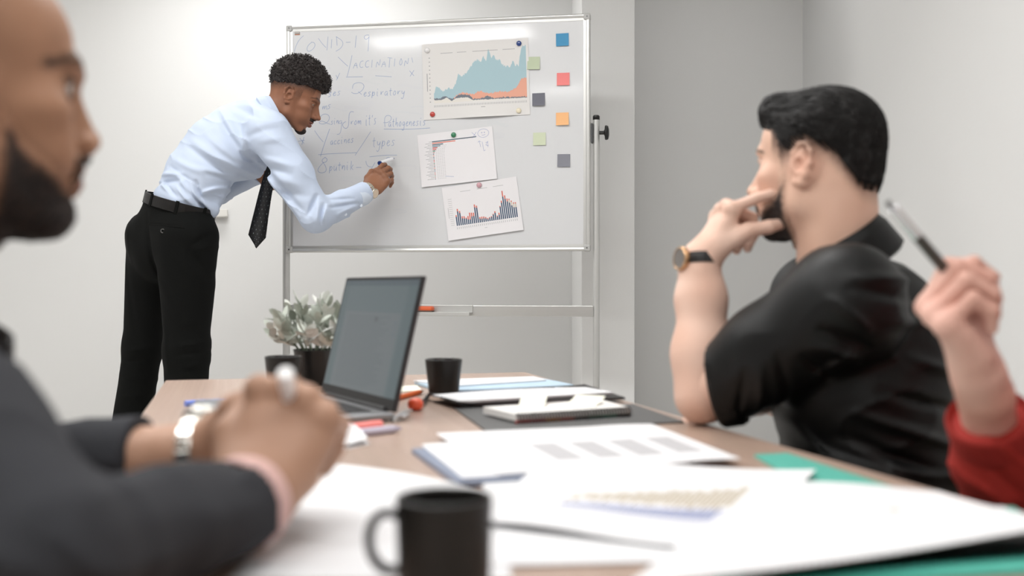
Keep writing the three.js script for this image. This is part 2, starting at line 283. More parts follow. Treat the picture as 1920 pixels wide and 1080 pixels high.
const railProfile = (l) => { const s = new THREE.Shape(); s.moveTo(-0.013, -0.011); s.lineTo(0.011, -0.011); s.quadraticCurveTo(0.013, -0.011, 0.013, -0.008); s.lineTo(0.013, 0.008); s.quadraticCurveTo(0.012, 0.014, 0.006, 0.014); s.lineTo(-0.001, 0.0125); s.lineTo(-0.003, 0.010); s.lineTo(-0.013, 0.0095); s.closePath(); return new THREE.ExtrudeGeometry(s, { depth: l, bevelEnabled: false }).translate(0, 0, -l / 2); };
// extruded along z, outer edge at +x; turn it onto each side
const rails = [['top', BW - 0.02, Math.PI / 2, 0, BHI - 0.013], ['bottom', BW - 0.02, -Math.PI / 2, 0, BLO + 0.013], ['side', BHI - BLO - 0.02, 0, BW / 2 - 0.013, (BLO + BHI) / 2], ['side', BHI - BLO - 0.02, Math.PI, -BW / 2 + 0.013, (BLO + BHI) / 2]];
for (const [, l, a, x, y] of rails) {
  const g = railProfile(l); g.applyMatrix4(new THREE.Matrix4().makeBasis(V3(1, 0, 0), V3(0, 0, 1), V3(0, -1, 0)));   // length now vertical, front to +z
  g.rotateZ(a); g.translate(x, y, 0); local('frame_rail', g, alu, board);
}
for (const [sx, sy] of [[-1, 1], [1, 1], [-1, -1], [1, -1]]) {
  const x = sx * (BW / 2 - 0.012), y = sy > 0 ? BHI - 0.012 : BLO + 0.012, c = local('corner_cap', rbox(0.026, 0.026, 0.029, 0.006, x, y, 0.0015), greyPlastic, board);
  local('screw', new THREE.CylinderGeometry(0.003, 0.003, 0.002, 12).rotateX(Math.PI / 2).translate(x, y, 0.0165), std('#6d6d6c', 0.4, { metalness: 0.7 }), c);
}
const stick = bp(557.5, 62.5, 0.0086);
local('maker_sticker', new THREE.BoxGeometry(0.022, 0.014, 0.0006).translate(...stick), std('#ffffff', 0.5, { map: canvasTex(88, 56, (g, w, h) => { g.fillStyle = '#8d8782'; g.fillRect(0, 0, w, h); g.fillStyle = '#d8d4ce'; for (let i = 0; i < 5; i++) g.fillRect(8 + i * 15, 8, 9, 16); g.fillStyle = '#b96f4a'; g.fillRect(0, h - 12, w, 12); }) }), board);
// stand
const postR = bp(1117.5, 400, 0.0)[0], postL = -postR + 0.012, POST = 1.563;
for (const [x, r] of [[postL, 0.0145], [postR, 0.0125]]) {
  const p = local('stand_post', new THREE.CylinderGeometry(r, r, POST - 0.09, 28).translate(x, (POST + 0.09) / 2, -0.012), aluDull, board);
  local('post_cap', lathe([[0, 0.012], [r * 0.8, 0.012], [r * 1.05, 0.008], [r * 1.05, -0.006], [0, -0.006]], 24).translate(x, POST + 0.002, -0.012), blackPlastic, p);
  const s = Math.sign(x);
  local('pivot_plate', rbox(0.008, 0.075, 0.03, 0.003, x - s * (r + 0.003), POST - 0.055, -0.01), std('#5b5c5e', 0.4, { metalness: 0.5 }), board);
  const k = local('clamp_knob', lathe([[0, 0], [0.007, 0], [0.007, 0.016], [0.014, 0.02], [0.0265, 0.021], [0.028, 0.026], [0.025, 0.033], [0.012, 0.036], [0, 0.036]], 32).rotateZ(-s * Math.PI / 2).translate(x + s * r, POST - 0.053, -0.012), blackPlastic, board);
  local('foot', merge([rbox(0.05, 0.035, 0.56, 0.01, x, 0.095, -0.012)]), aluDull, board);
  for (const z of [-0.26, 0.235]) { const w = local('caster', merge([rbox(0.03, 0.03, 0.03, 0.004, x, 0.068, z), new THREE.CylinderGeometry(0.028, 0.028, 0.02, 24).rotateZ(Math.PI / 2).translate(x, 0.03, z)]), blackPlastic, board); }
}
const jointX = bp(887, 585, 0)[0], barTop = 0.853, barLow = 0.811;
local('crossbar', rbox(postR - postL - 0.02, barTop - barLow, 0.028, 0.003, (postR + postL) / 2, (barTop + barLow) / 2, -0.012), alu, board);
{
  const l = jointX - postL - 0.03, x = (jointX + postL + 0.03) / 2;
  local('pen_tray', merge([rbox(l, barTop - barLow - 0.012, 0.03, 0.002, x, barTop - (barTop - barLow - 0.012) / 2 + 0.001, -0.008), rbox(l, 0.005, 0.075, 0.002, x, barLow + 0.014, 0.036), rbox(l, 0.014, 0.005, 0.002, x, barLow + 0.01, 0.072)]), aluDull, board);
}
// things held on the board and its tray: placed in the world through the board's own axes
const onBoard = (p) => add(BC, add(mul(bX, p[0]), add([0, p[1], 0], mul(bN, p[2]))));
{
  const p = onBoard(bp(795, 586, 0.035)); p[1] = barLow + 0.0165;
  const e = thing('board_eraser', 'orange rounded whiteboard eraser lying on the whiteboard tray', 'eraser', p, BT);
  local('grip', rbox(0.075, 0.019, 0.042, 0.008, 0, 0.0125, 0), std('#e2683c', 0.55), e);
  local('felt_pad', rbox(0.072, 0.006, 0.04, 0.001, 0, 0.003, 0), std('#6b5a52', 0.95), e);
}
// a thin sheet, w x h, bent by lift(s, t) with s, t in 0..1 from its lower left corner
function sheet(w, h, lift, thick = 0.0004, nx = 16, ny = 16) {
  const g = new THREE.BoxGeometry(w, h, thick, nx, ny, 1), p = g.attributes.position;
  for (let i = 0; i < p.count; i++) { const s = p.getX(i) / w + 0.5, t = p.getY(i) / h + 0.5; p.setZ(i, p.getZ(i) + lift(s, t)); }
  g.computeVertexNormals(); return g;
}
function pinned(name, label, category, corners, tex, lift, group) {
  const q = corners.map(([u, v]) => bp(u, v, 0.010)), c = [0, 1].map((i) => (q[0][i] + q[1][i] + q[2][i] + q[3][i]) / 4);
  const w = (Math.hypot(q[1][0] - q[0][0], q[1][1] - q[0][1]) + Math.hypot(q[2][0] - q[3][0], q[2][1] - q[3][1])) / 2, h = (Math.hypot(q[0][0] - q[3][0], q[0][1] - q[3][1]) + Math.hypot(q[1][0] - q[2][0], q[1][1] - q[2][1])) / 2;
  const tilt = Math.atan2(q[1][1] - q[0][1] + q[2][1] - q[3][1], q[1][0] - q[0][0] + q[2][0] - q[3][0]);
  const m = shade(new THREE.Mesh(sheet(w, h, lift), tex)); m.name = numbered(name); m.position.set(...onBoard([c[0], c[1], 0.0095])); m.rotation.set(0, BT, tilt, 'YXZ'); scene.add(m);
  return tag(m, label, category, group);
}
const paperTex = (w, h, draw) => std('#ffffff', 0.7, { map: canvasTex(w, h, (g) => { g.fillStyle = '#e2e0e2'; g.fillRect(0, 0, w, h); draw(g, w, h); }) });
const areaChart = paperTex(1024, 720, (g, w, h) => {
  g.fillStyle = '#dbd9d7'; g.fillRect(0, 0, w, h);
  const x0 = 105, x1 = 1000, y0 = 565, curve = (pts) => (x) => { for (let i = 0; i + 1 < pts.length; i++) if (x <= pts[i + 1][0]) { const t = (x - pts[i][0]) / (pts[i + 1][0] - pts[i][0]); return pts[i][1] + (pts[i + 1][1] - pts[i][1]) * t; } return pts[pts.length - 1][1]; };
  const blue = curve([[0, 90], [.03, 160], [.1, 110], [.16, 140], [.2, 120], [.24, 175], [.27, 290], [.29, 255], [.33, 260], [.38, 300], [.43, 380], [.48, 410], [.52, 390], [.545, 450], [.57, 380], [.6, 520], [.63, 420], [.65, 460], [.68, 400], [.72, 390], [.76, 330], [.83, 320], [.86, 380], [.885, 310], [.9, 350], [.92, 320], [.94, 450], [.955, 520], [1, 530]]);
  const coral = curve([[0, 10], [.19, 5], [.22, 45], [.3, 85], [.42, 60], [.5, 90], [.6, 60], [.7, 75], [.8, 65], [.87, 95], [.91, 130], [.94, 190], [1, 200]]);
  const grey = curve([[0, 45], [.06, 40], [.12, 60], [.18, 30], [.22, 35], [.28, 70], [.38, 55], [.42, 18], [.5, 14], [.57, 35], [.65, 10], [.75, 18], [.85, 12], [1, 12]]), cream = curve([[0, 30], [.08, 25], [.14, 48], [.19, 10], [.24, 38], [.36, 40], [.42, 8], [1, 3]]);
  const area = (f, c, j, s) => { const r = rng(s); g.fillStyle = c; g.beginPath(); g.moveTo(x0, y0); for (let i = 0; i <= 150; i++) g.lineTo(x0 + (x1 - x0) * i / 150, y0 - f(i / 150) * 0.92 - j * r()); g.lineTo(x1, y0); g.fill(); };
  area(blue, '#a5c0c8', 22, 1); area(coral, '#e0a48e', 18, 2); area(grey, '#6f7680', 14, 3); area(cream, '#ddd9d2', 6, 4);
  g.fillStyle = '#8f8f92'; for (let i = 0; i < 12; i++) g.fillRect(62, 130 + i * 38, 12, 7); g.fillRect(40, 280, 6, 170); for (let i = 0; i < 60; i++) g.fillRect(x0 + i * 15, 585, 4, 20); g.fillRect(560, 622, 40, 5);
  for (const [a, b] of [[180, 110], [340, 90], [490, 240], [780, 110]]) { for (let x = a; x < a + b; x += 9) g.fillRect(x, 92, 6, 6); }
});
pinned('chart_poster', 'large paper with a blue and coral area chart, held by four magnets', 'chart', [[790.5, 84], [990.5, 70.5], [993.5, 215], [795.5, 225]], areaChart, (s, t) => 0.0006 + 0.010 * Math.max(0, 1 - t * 4) * Math.sin(Math.PI * Math.min(1, Math.max(0, (s - 0.25) / 0.65))));
const barList = paperTex(800, 560, (g, w, h) => {
  const cols = ['#40525f', '#d2705c', '#3a5560', '#5e7c8c', '#b8453f', '#c05850', '#2f7a5a', '#a07070'], lens = [470, 250, 118, 86, 55, 40, 28, 20];
  for (let i = 0; i < 25; i++) { const y = 85 + i * 16.6, L = lens[i] || 14 - i * 0.3; g.fillStyle = cols[i % 8]; g.fillRect(150, y, L, i < 6 ? 10 : 9); g.fillStyle = '#9a9a9c'; const s = 30 + (i * 37) % 60; g.fillRect(146 - s, y + 2, s, 4); if (i > 2) for (let k = 0; k < 5; k++) g.fillRect(175 + L * 0.4 + k * 20, y + 3, 11, 3); }
  g.strokeStyle = '#5b6fae'; g.lineWidth = 2.4; g.beginPath(); g.ellipse(700, 62, 58, 44, 0, 0, 7); g.stroke(); g.beginPath(); g.arc(685, 55, 4, 0, 7); g.stroke(); g.beginPath(); g.arc(712, 55, 4, 0, 7); g.stroke(); g.beginPath(); g.moveTo(680, 80); g.quadraticCurveTo(700, 88, 720, 76); g.stroke();
  g.beginPath(); g.moveTo(580, 40); g.lineTo(630, 95); g.moveTo(628, 42); g.lineTo(582, 98); g.moveTo(650, 140); g.lineTo(660, 205); g.moveTo(636, 152); g.lineTo(650, 140); g.lineTo(668, 150); g.moveTo(680, 150); g.lineTo(690, 250); g.lineTo(708, 240); g.moveTo(715, 165); g.lineTo(735, 160); g.lineTo(715, 190); g.lineTo(742, 200); g.moveTo(740, 150); g.lineTo(735, 215); g.moveTo(260, 470); g.lineTo(350, 485); g.stroke();
});
pinned('chart_sheet', 'paper with a horizontal bar list and a blue ink doodle, under the green magnet', 'chart', [[783, 253], [924, 237], [931, 335], [790.5, 352]], barList, (s, t) => 0.0006 + 0.004 * Math.max(0, 1 - t * 2) ** 2);
const columns = paperTex(800, 560, (g, w, h) => {
  const v = [95, 150, 130, 70, 66, 62, 50, 48, 75, 78, 165, 158, 40, 36, 38, 34, 24, 34, 40, 62, 78, 36, 52, 130, 172, 232, 206, 176, 160, 128, 106, 104], t = [18, 26, 20, 22, 24, 10, 36, 70, 40, 34, 30, 22, 16, 22, 18, 14, 12, 8, 8, 8, 16, 10, 20, 10, 20, 60, 36, 30, 40, 50, 50, 50];
  for (let i = 0; i < v.length; i++) { const x = 108 + i * 20.6; g.fillStyle = '#2f4763'; g.fillRect(x, 418 - v[i], 12.5, v[i]); g.fillStyle = i > 27 ? '#c9bdae' : '#cf6a5c'; g.fillRect(x, 418 - v[i] - t[i], 12.5, t[i]); if (i > 27) { g.fillStyle = '#cf6a5c'; g.fillRect(x, 418 - v[i] - t[i], 12.5, 12); } g.fillStyle = '#a8a8aa'; g.fillRect(x, 432, 5, 22); }
  g.fillStyle = '#b4b4b6'; for (let i = 0; i < 14; i++) g.fillRect(48, 130 + i * 21, 40, 4); g.fillRect(36, 220, 5, 110); for (const a of [190, 370, 540]) g.fillRect(a, 66, 110, 5); g.fillRect(400, 476, 28, 5);
});
pinned('chart_sheet', 'paper with dark blue and red columns, under the pale pink magnet', 'chart', [[829, 352], [968, 331], [982, 431], [840.5, 452]], columns, (s, t) => 0.0006 + 0.005 * Math.max(0, 1 - t * 2.2) ** 2);
const domeGeo = lathe([[0, 0.008], [0.0045, 0.0077], [0.008, 0.0062], [0.0098, 0.0035], [0.0102, 0.001], [0.0102, 0], [0, 0]], 28).rotateX(Math.PI / 2);
for (const [u, v, c, n] of [[801, 94.5, '#e4e2e2', 'white round magnet in the upper corner of the area chart'], [973, 81.5, '#24407f', 'dark blue round magnet on the area chart'], [811, 214.5, '#b8392f', 'red round magnet at the bottom of the area chart'], [972.5, 207.5, '#e6dcc2', 'cream round magnet at the bottom of the area chart'], [850.5, 253, '#2f7d55', 'green round magnet on the bar list sheet'], [898.5, 347, '#c79aa2', 'pale pink round magnet on the sheet of columns']]) {
  const m = shade(new THREE.Mesh(domeGeo, phys(c, 0.25, { clearcoat: 0.6 }))); m.name = numbered('magnet'); m.position.set(...onBoard(bp(u, v, 0.0115))); m.rotation.y = BT; scene.add(m); tag(m, n, 'magnet', 'round magnets on the whiteboard');
}
let noteN = 0;
for (const [u, v, c, n] of [[1054.5, 74.5, '#4c93bd', 'blue sticky note at the top of the whiteboard'], [1056, 148.5, '#ee8886', 'coral pink square sticky note on the whiteboard'], [1054.5, 223, '#f3bb85', 'orange sticky note on the whiteboard'], [1057, 301, '#85868f', 'grey sticky note, the lowest one on the whiteboard'], [1000.5, 118.5, '#bcc7ac', 'pale green sticky note touching the area chart'], [1010, 186.5, '#6f707a', 'grey sticky note beside the area chart, dog-eared top'], [1011.5, 260.5, '#cbd3b8', 'pale green sticky note alone below the area chart']]) {
  const curl = 0.003 + 0.002 * ((noteN * 7) % 3), m = shade(new THREE.Mesh(sheet(0.0485, 0.0485, (s, t) => curl * (1 - t) ** 2 * (0.7 + 0.3 * s), 0.0008, 8, 8), std(c, 0.8))); m.name = numbered('sticky_note'); m.position.set(...onBoard(bp(u, v, 0.0095))); m.rotation.set(0, BT, [0.02, 0.0, 0.015, -0.01, -0.02, 0.02, 0.0][noteN++], 'YXZ'); scene.add(m); tag(m, n, 'sticky note', 'sticky notes on the whiteboard');
}

// ---------------------------------------------------------------- the conference table
const tableDir = [0.267, 0, 0.9637], tableAcross = [0.9637, 0, -0.267], tableTurn = Math.atan2(0.267, 0.9637);
const tableCorner = [-0.8266, 0, -2.416], TW = 0.895, TL = 2.25;
const tableCentre = add(tableCorner, add(mul(tableAcross, TW / 2), mul(tableDir, TL / 2)));
const woodMap = canvasTex(1024, 2048, (g, w, h) => {
  g.fillStyle = '#ab9283'; g.fillRect(0, 0, w, h); const r = rng(21);
  for (let i = 0; i < 2600; i++) {
    const x = r() * w, y = r() * h, l = 120 + 700 * r(); g.strokeStyle = r() < 0.5 ? `rgba(126,98,82,${0.03 + 0.09 * r()})` : `rgba(205,184,168,${0.03 + 0.09 * r()})`; g.lineWidth = 0.6 + 2.4 * r();
    g.beginPath(); g.moveTo(x, y); g.bezierCurveTo(x + 5 * r(), y + l / 3, x - 5 * r(), y + 2 * l / 3, x + 4 * r() - 2, y + l); g.stroke();
  }
  for (let i = 0; i < 22; i++) { const x = r() * w; g.fillStyle = r() < 0.5 ? 'rgba(120,94,80,0.06)' : 'rgba(215,196,182,0.07)'; g.fillRect(x, 0, 20 + 60 * r(), h); }
});
woodMap.wrapS = woodMap.wrapT = THREE.RepeatWrapping;
const table = thing('conference_table', 'long conference table with a greyish brown wood-grain top', 'table', tableCentre, tableTurn);
{
  const wood = phys('#ffffff', 0.38, { map: woodMap, clearcoat: 0.25, clearcoatRoughness: 0.25 });
  const top = rbox(TW, 0.03, TL, 0.004, 0, TABLE - 0.015, 0, 4), p = top.attributes.position, uv = top.attributes.uv;
  for (let i = 0; i < p.count; i++) uv.setXY(i, p.getX(i) / 0.9 + 0.5, p.getZ(i) / 1.8);
  local('table_top', top, wood, table);
  const edge = std('#8a7466', 0.5);
  for (const s of [-1, 1]) local('leg', rbox(0.6, TABLE - 0.03, 0.045, 0.004, 0, (TABLE - 0.03) / 2, s * (TL / 2 - 0.34)), edge, table);
  local('modesty_panel', box(0.022, 0.34, TL - 0.73, 0, TABLE - 0.03 - 0.18, 0), edge, table);
}

// ---------------------------------------------------------------- things on the table
// a flat slab whose outline runs through points of the table top seen in the photograph
function slab(corners, thick, h = 0, round = 0, uvs = true, wave = null, n = 14) {
  const q = corners.map(([u, v]) => T(u, v, h + thick)), P = [], UV = [], I = [];
  const at = (s, t) => { const a = lerp3(q[0], q[1], s), b = lerp3(q[3], q[2], s), p = lerp3(a, b, t); return [p[0], TABLE + h + thick + (wave ? wave(s, t) : 0), p[2]]; };
  for (const side of [0, 1]) for (let j = 0; j <= n; j++) for (let i = 0; i <= n; i++) { const p = at(i / n, j / n); P.push(p[0], p[1] - side * thick, p[2]); UV.push(i / n, 1 - j / n); }
  const m = (n + 1) * (n + 1), id = (i, j, s) => s * m + j * (n + 1) + i;
  for (let j = 0; j < n; j++) for (let i = 0; i < n; i++) { I.push(id(i, j, 0), id(i, j + 1, 0), id(i + 1, j, 0), id(i + 1, j, 0), id(i, j + 1, 0), id(i + 1, j + 1, 0)); I.push(id(i, j, 1), id(i + 1, j, 1), id(i, j + 1, 1), id(i + 1, j, 1), id(i + 1, j + 1, 1), id(i, j + 1, 1)); }
  const flat = (ids) => { const b = P.length / 3; for (const k of ids) { P.push(P[k * 3], P[k * 3 + 1], P[k * 3 + 2]); UV.push(0.002, 0.002); } return b; };
  const ring = []; for (let i = 0; i < n; i++) ring.push([i, 0]); for (let j = 0; j < n; j++) ring.push([n, j]); for (let i = n; i > 0; i--) ring.push([i, n]); for (let j = n; j > 0; j--) ring.push([0, j]);
  for (let k = 0; k < ring.length; k++) { const a = ring[k], b = ring[(k + 1) % ring.length], f = flat([id(...a, 0), id(...b, 0), id(...b, 1), id(...a, 1)]); I.push(f, f + 1, f + 2, f, f + 2, f + 3); }
  const g = new THREE.BufferGeometry(); g.setAttribute('position', new THREE.Float32BufferAttribute(P, 3)); g.setAttribute('uv', new THREE.Float32BufferAttribute(UV, 2)); g.setIndex(I); g.computeVertexNormals(); return g;
}
const centreOf = (corners) => { const q = corners.map(([u, v]) => T(u, v)); return [0, 1, 2].map((i) => (q[0][i] + q[1][i] + q[2][i] + q[3][i]) / 4); };
function single(name, label, category, geo, mat, group) {          // a thing that is one mesh, geometry in world coordinates
  geo.computeBoundingBox(); const b = geo.boundingBox, c = [(b.min.x + b.max.x) / 2, b.min.y, (b.min.z + b.max.z) / 2]; geo.translate(-c[0], -c[1], -c[2]);
  const m = shade(new THREE.Mesh(geo, mat)); m.name = numbered(name); m.position.set(...c); scene.add(m); return tag(m, label, category, group);
}
const white = std('#e0e0e2', 0.75), whiteWarm = std('#f6f3ea', 0.75);

// cups
const cupMat = phys('#181817', 0.4, { specularIntensity: 0.8 }), cupInside = phys('#1d1b1a', 0.12, { clearcoat: 1, clearcoatRoughness: 0.05 });
function cup(u, v, d, rTop, rBottom, h, label, handle, y0 = TABLE) {
  const p = W(u, v, d); p[1] = y0;
  const c = thing('coffee_cup', label, 'cup', p);
  local('body', lathe([[0, 0], [rBottom * 0.92, 0], [rBottom, 0.003], [rBottom * 1.01, 0.006], [rTop * 0.995, h - 0.003], [rTop, h - 0.001], [rTop - 0.001, h], [rTop - 0.003, h]], 72), cupMat, c);
  local('inner_wall', lathe([[rTop - 0.003, h], [rTop - 0.0042, h - 0.002], [rBottom - 0.002, 0.008], [0, 0.006]], 72), cupInside, c, 'glossy dark inside of the cup');
  if (h < 0.0705) local('coffee', new THREE.CircleGeometry(rTop - 0.005, 48).rotateX(-Math.PI / 2).translate(0, h - 0.022, 0), phys('#120a06', 0.05), c);
  if (handle) { const g = tube(handle, 0.0036, 40, 12); g.scale(1, 1, 1.6); local('handle', g, cupMat, c); }
  return c;
}
cup(832, 740, 2.10, 0.0387, 0.031, 0.073, 'plain black cup standing beside the light blue folder, no handle showing');
cup(532, 731, 2.18, 0.0400, 0.033, 0.0735, 'black cup with a glossy rim standing in front of the potted plant');
cup(833, 1120, 0.722, 0.0350, 0.0325, 0.0700, 'black mug with a round handle on the sheets at the camera end of the table', [[-0.033, 0.056, 0], [-0.044, 0.0575, 0], [-0.0515, 0.049, 0], [-0.0535, 0.037, 0], [-0.05, 0.025, 0], [-0.042, 0.0175, 0], [-0.032, 0.017, 0]], TABLE + 0.0022);

// laptop: hinge runs from the near right to the far left
{
  const hr = [-0.1954, TABLE + 0.016, -1.6645], along = unit([-0.497, 0, -0.868]), toUser = unit([-0.868, 0, 0.497]), LW = 0.36, LD = 0.245, LID = 0.232, tilt = 13.5 * Math.PI / 180;
  const mid = add(hr, mul(along, LW / 2)), turn = Math.atan2(toUser[0], toUser[2]);      // local z points to the user, local x along the hinge
  const l = thing('laptop', 'open grey laptop with a dim document on its glossy screen', 'laptop', [mid[0], TABLE, mid[2]], turn);
  const grey = std('#8f9092', 0.35, { metalness: 0.6 }), dark = std('#1b1a1c', 0.5);
  const base = local('base', rbox(LW, 0.0125, LD, 0.005, 0, 0.0085, LD / 2 - 0.004), grey, l);
  local('keyboard_well', rbox(LW - 0.07, 0.001, 0.105, 0.0004, 0, 0.0149, 0.075), dark, base);
  const key = rbox(0.0155, 0.0016, 0.0145, 0.0007, 0, 0, 0, 1);
  for (let r = 0; r < 6; r++) for (let c = 0; c < 15; c++) { if (r === 5 && c > 3 && c < 9) continue; const k = shade(new THREE.Mesh(key, dark)); k.name = numbered('key'); k.position.set(-0.133 + c * 0.019, 0.0158, 0.031 + r * 0.0176); base.add(k); }
  local('space_bar', rbox(0.09, 0.0016, 0.0145, 0.0007, -0.0095, 0.0158, 0.119, 1), dark, base);
  local('trackpad', rbox(0.13, 0.0008, 0.082, 0.0004, 0, 0.0149, 0.182), std('#9a9b9d', 0.3, { metalness: 0.5 }), base);
  for (const s of [-1, 1]) local('rubber_foot', new THREE.CylinderGeometry(0.006, 0.006, 0.0025, 16).translate(s * 0.15, 0.00125, 0.02), dark, base);
  local('rubber_foot', new THREE.CylinderGeometry(0.006, 0.006, 0.0025, 16).translate(0, 0.00125, LD - 0.025), dark, base);
  local('hinge', new THREE.CylinderGeometry(0.0055, 0.0055, LW * 0.8, 20).rotateZ(Math.PI / 2).translate(0, 0.0155, -0.002), dark, l);
  const lid = new THREE.Group(); lid.name = 'lid'; lid.position.set(0, 0.0155, -0.002); lid.rotation.x = -tilt; l.add(lid);
  local('lid_shell', rbox(LW, LID, 0.006, 0.0028, 0, LID / 2, -0.003), std('#4c484a', 0.4, { metalness: 0.5 }), lid);
  local('bezel', rbox(LW - 0.002, LID - 0.003, 0.002, 0.0009, 0, LID / 2, 0.0008), phys('#0c090a', 0.25, { specularIntensity: 0.35 }), lid);
  const doc = canvasTex(800, 512, (g, w, h) => {
    const r = rng(3); g.fillStyle = '#52676c'; g.fillRect(0, 0, w, h); g.fillStyle = '#5f7075'; g.fillRect(60, 0, w - 150, h); g.fillStyle = '#70797d'; g.fillRect(80, 150, w - 190, h - 150);
    g.fillStyle = '#3f545f'; g.fillRect(0, 0, w, 26); g.fillStyle = '#4c5d66'; for (let i = 0; i < 12; i++) g.fillRect(90 + i * 52, 8, 36, 9);
    g.fillStyle = 'rgba(70,82,90,0.5)'; for (let i = 0; i < 24; i++) g.fillRect(120, 170 + i * 13.5, 380 + 130 * r(), 4);
    g.fillStyle = 'rgba(60,64,66,0.6)'; g.fillRect(430, 170, 34, 22); g.strokeStyle = 'rgba(70,95,120,0.8)'; g.lineWidth = 3; g.strokeRect(640, 190, 26, 60);
  });
  local('screen', new THREE.PlaneGeometry(LW - 0.014, LID - 0.027).translate(0, LID / 2 + 0.0065, 0.00195), phys('#20262a', 0.08, { emissive: new THREE.Color(1, 1, 1), emissiveMap: doc, emissiveIntensity: 0.42, roughness: 0.06 }), lid);
}

// potted plant
{
  const p = T(590, 722), pl = thing('potted_plant', 'bushy silver-green artificial plant in a black pot behind the laptop', 'plant', [p[0], TABLE, p[2]]);
  const s = 2.309 / FOCAL, R = rng(77);
  local('pot', lathe([[0, 0], [0.032, 0], [0.034, 0.002], [0.047, 0.078], [0.0485, 0.081], [0.0465, 0.0815], [0.045, 0.078], [0.044, 0.066], [0, 0.066]], 56), phys('#131313', 0.4), pl);
  local('soil', new THREE.CylinderGeometry(0.0442, 0.0435, 0.004, 32).translate(0, 0.067, 0), std('#2b241f', 0.95), pl);
  const leafMats = ['#c6cbc2', '#b2b8ae', '#d6d9d2', '#9ba196', '#e4e5e1'].map((c) => std(c, 0.75, { side: THREE.DoubleSide }));
  const blade = (L, Wd, bend) => {              // an oval leaf with a folded midrib and real thickness
    const P = [], I = [], n = 7; for (let i = 0; i <= n; i++) { const t = i / n, w = Wd * Math.pow(Math.sin(Math.PI * Math.min(0.985, t * 0.93 + 0.06)), 0.8), z = bend * t * t; for (const [k, e] of [[-1, 0.12], [-0.5, 0.03], [0, 0], [0.5, 0.03], [1, 0.12]]) P.push(k * w, t * L, z + e * w * 2); for (const [k, e] of [[-1, 0.12], [-0.5, 0.03], [0, 0], [0.5, 0.03], [1, 0.12]]) P.push(k * w, t * L, z + e * w * 2 - 0.0007); }
    for (let i = 0; i < n; i++) for (let k = 0; k < 4; k++) for (const o of [0, 5]) { const a = i * 10 + o + k, b = a + 10; if (o) I.push(a, b, a + 1, a + 1, b, b + 1); else I.push(a, a + 1, b, a + 1, b + 1, b); }
    const g = new THREE.BufferGeometry(); g.setAttribute('position', new THREE.Float32BufferAttribute(P, 3)); g.setIndex(I); g.computeVertexNormals(); return g;
  };
  const blades = [blade(0.034, 0.0085, 0.006), blade(0.038, 0.0105, 0.010), blade(0.028, 0.0085, 0.004), blade(0.030, 0.0075, -0.004)];
  const stemMat = std('#6f7a66', 0.8); let leaves = 0;
  for (let k = 0; k < 26; k++) {
    const a = k * 2.39996, q = Math.sqrt((k + 0.5) / 26), el = q * 1.42, dir = [Math.sin(el) * Math.cos(a), Math.cos(el), Math.sin(el) * Math.sin(a)], L = 0.110 + 0.018 * R() - 0.010 * q;
    const base = [dir[0] * 0.028, 0.068, dir[2] * 0.028], tip = add([0, 0.082, 0], [dir[0] * L * 0.92, dir[1] * L * 0.86 + 0.010, dir[2] * L * 0.92]), bow = add(lerp3(base, tip, 0.5), [0, 0.012, 0]);
    const st = local('stem', tube([base, bow, tip], 0.0013, 8, 6), stemMat, pl);
    for (let j = 0; j < 10; j++) {
      const t = 0.36 + 0.64 * (j / 9), c = add(lerp3(lerp3(base, bow, t), lerp3(bow, tip, t), t), [0, 0, 0]), az = a + j * 2.1 + R(), up = 0.15 + 0.55 * R() + (j === 9 ? 0.5 : 0);
      const d = unit(add(mul(dir, 0.5 + 0.7 * R()), [Math.cos(az), up, Math.sin(az)])), m = shade(new THREE.Mesh(blades[Math.floor(R() * 4)], leafMats[Math.floor(R() * 5)]));
      m.quaternion.setFromUnitVectors(V3(0, 1, 0), V3(...d)); m.rotateY(R() * 6.3); m.scale.setScalar(0.8 + 0.45 * R()); m.position.set(...c); m.name = numbered('leaf'); pl.add(m); leaves++;
    }
  }
}

// black desk pad, folder with papers, light blue folder, spiral notebook
single('desk_pad', 'flat charcoal desk pad under the spiral notebook', 'desk pad', slab([[850, 763], [1187, 757], [1283, 790], [913, 808]], 0.003), std('#565656', 0.55));
{
  const c = [[802, 744], [1096, 727], [1172, 747], [856, 761]], f = thing('document_folder', 'open black folder with curled corners holding white papers', 'folder', centreOf(c));
  put('cover', slab(c, 0.004, 0.004, 0, true, (s, t) => 0.006 * Math.max(0, s - 0.7) / 0.3 * (1 - t) + 0.006 * Math.max(0, 0.12 - s) / 0.12 + 0.002), std('#1c1a1a', 0.45), f);
  put('papers', slab([[811, 740], [1098, 726], [1150, 735], [862, 752]], 0.004, 0.012, 0, true, (s, t) => 0.003 * Math.sin(Math.PI * s) * (1 - t)), white, f);
}
{
  const c = [[777, 715], [1006, 707], [1076, 721], [835, 733]], f = thing('plastic_folder', 'light blue plastic folder with white sheets inside behind the black cup', 'folder', centreOf(c));
  put('cover', slab(c, 0.006, 0.001), phys('#bfdaee', 0.3), f);
  put('spine', slab([[835, 733], [1076, 721], [1076, 723.5], [835, 736]], 0.003, 0.001), std('#2c4064', 0.5), f, 'dark navy edge of the folder');
  put('papers', slab([[775, 713], [1000, 705.5], [1024, 712], [845, 723]], 0.003, 0.0075), white, f);
}
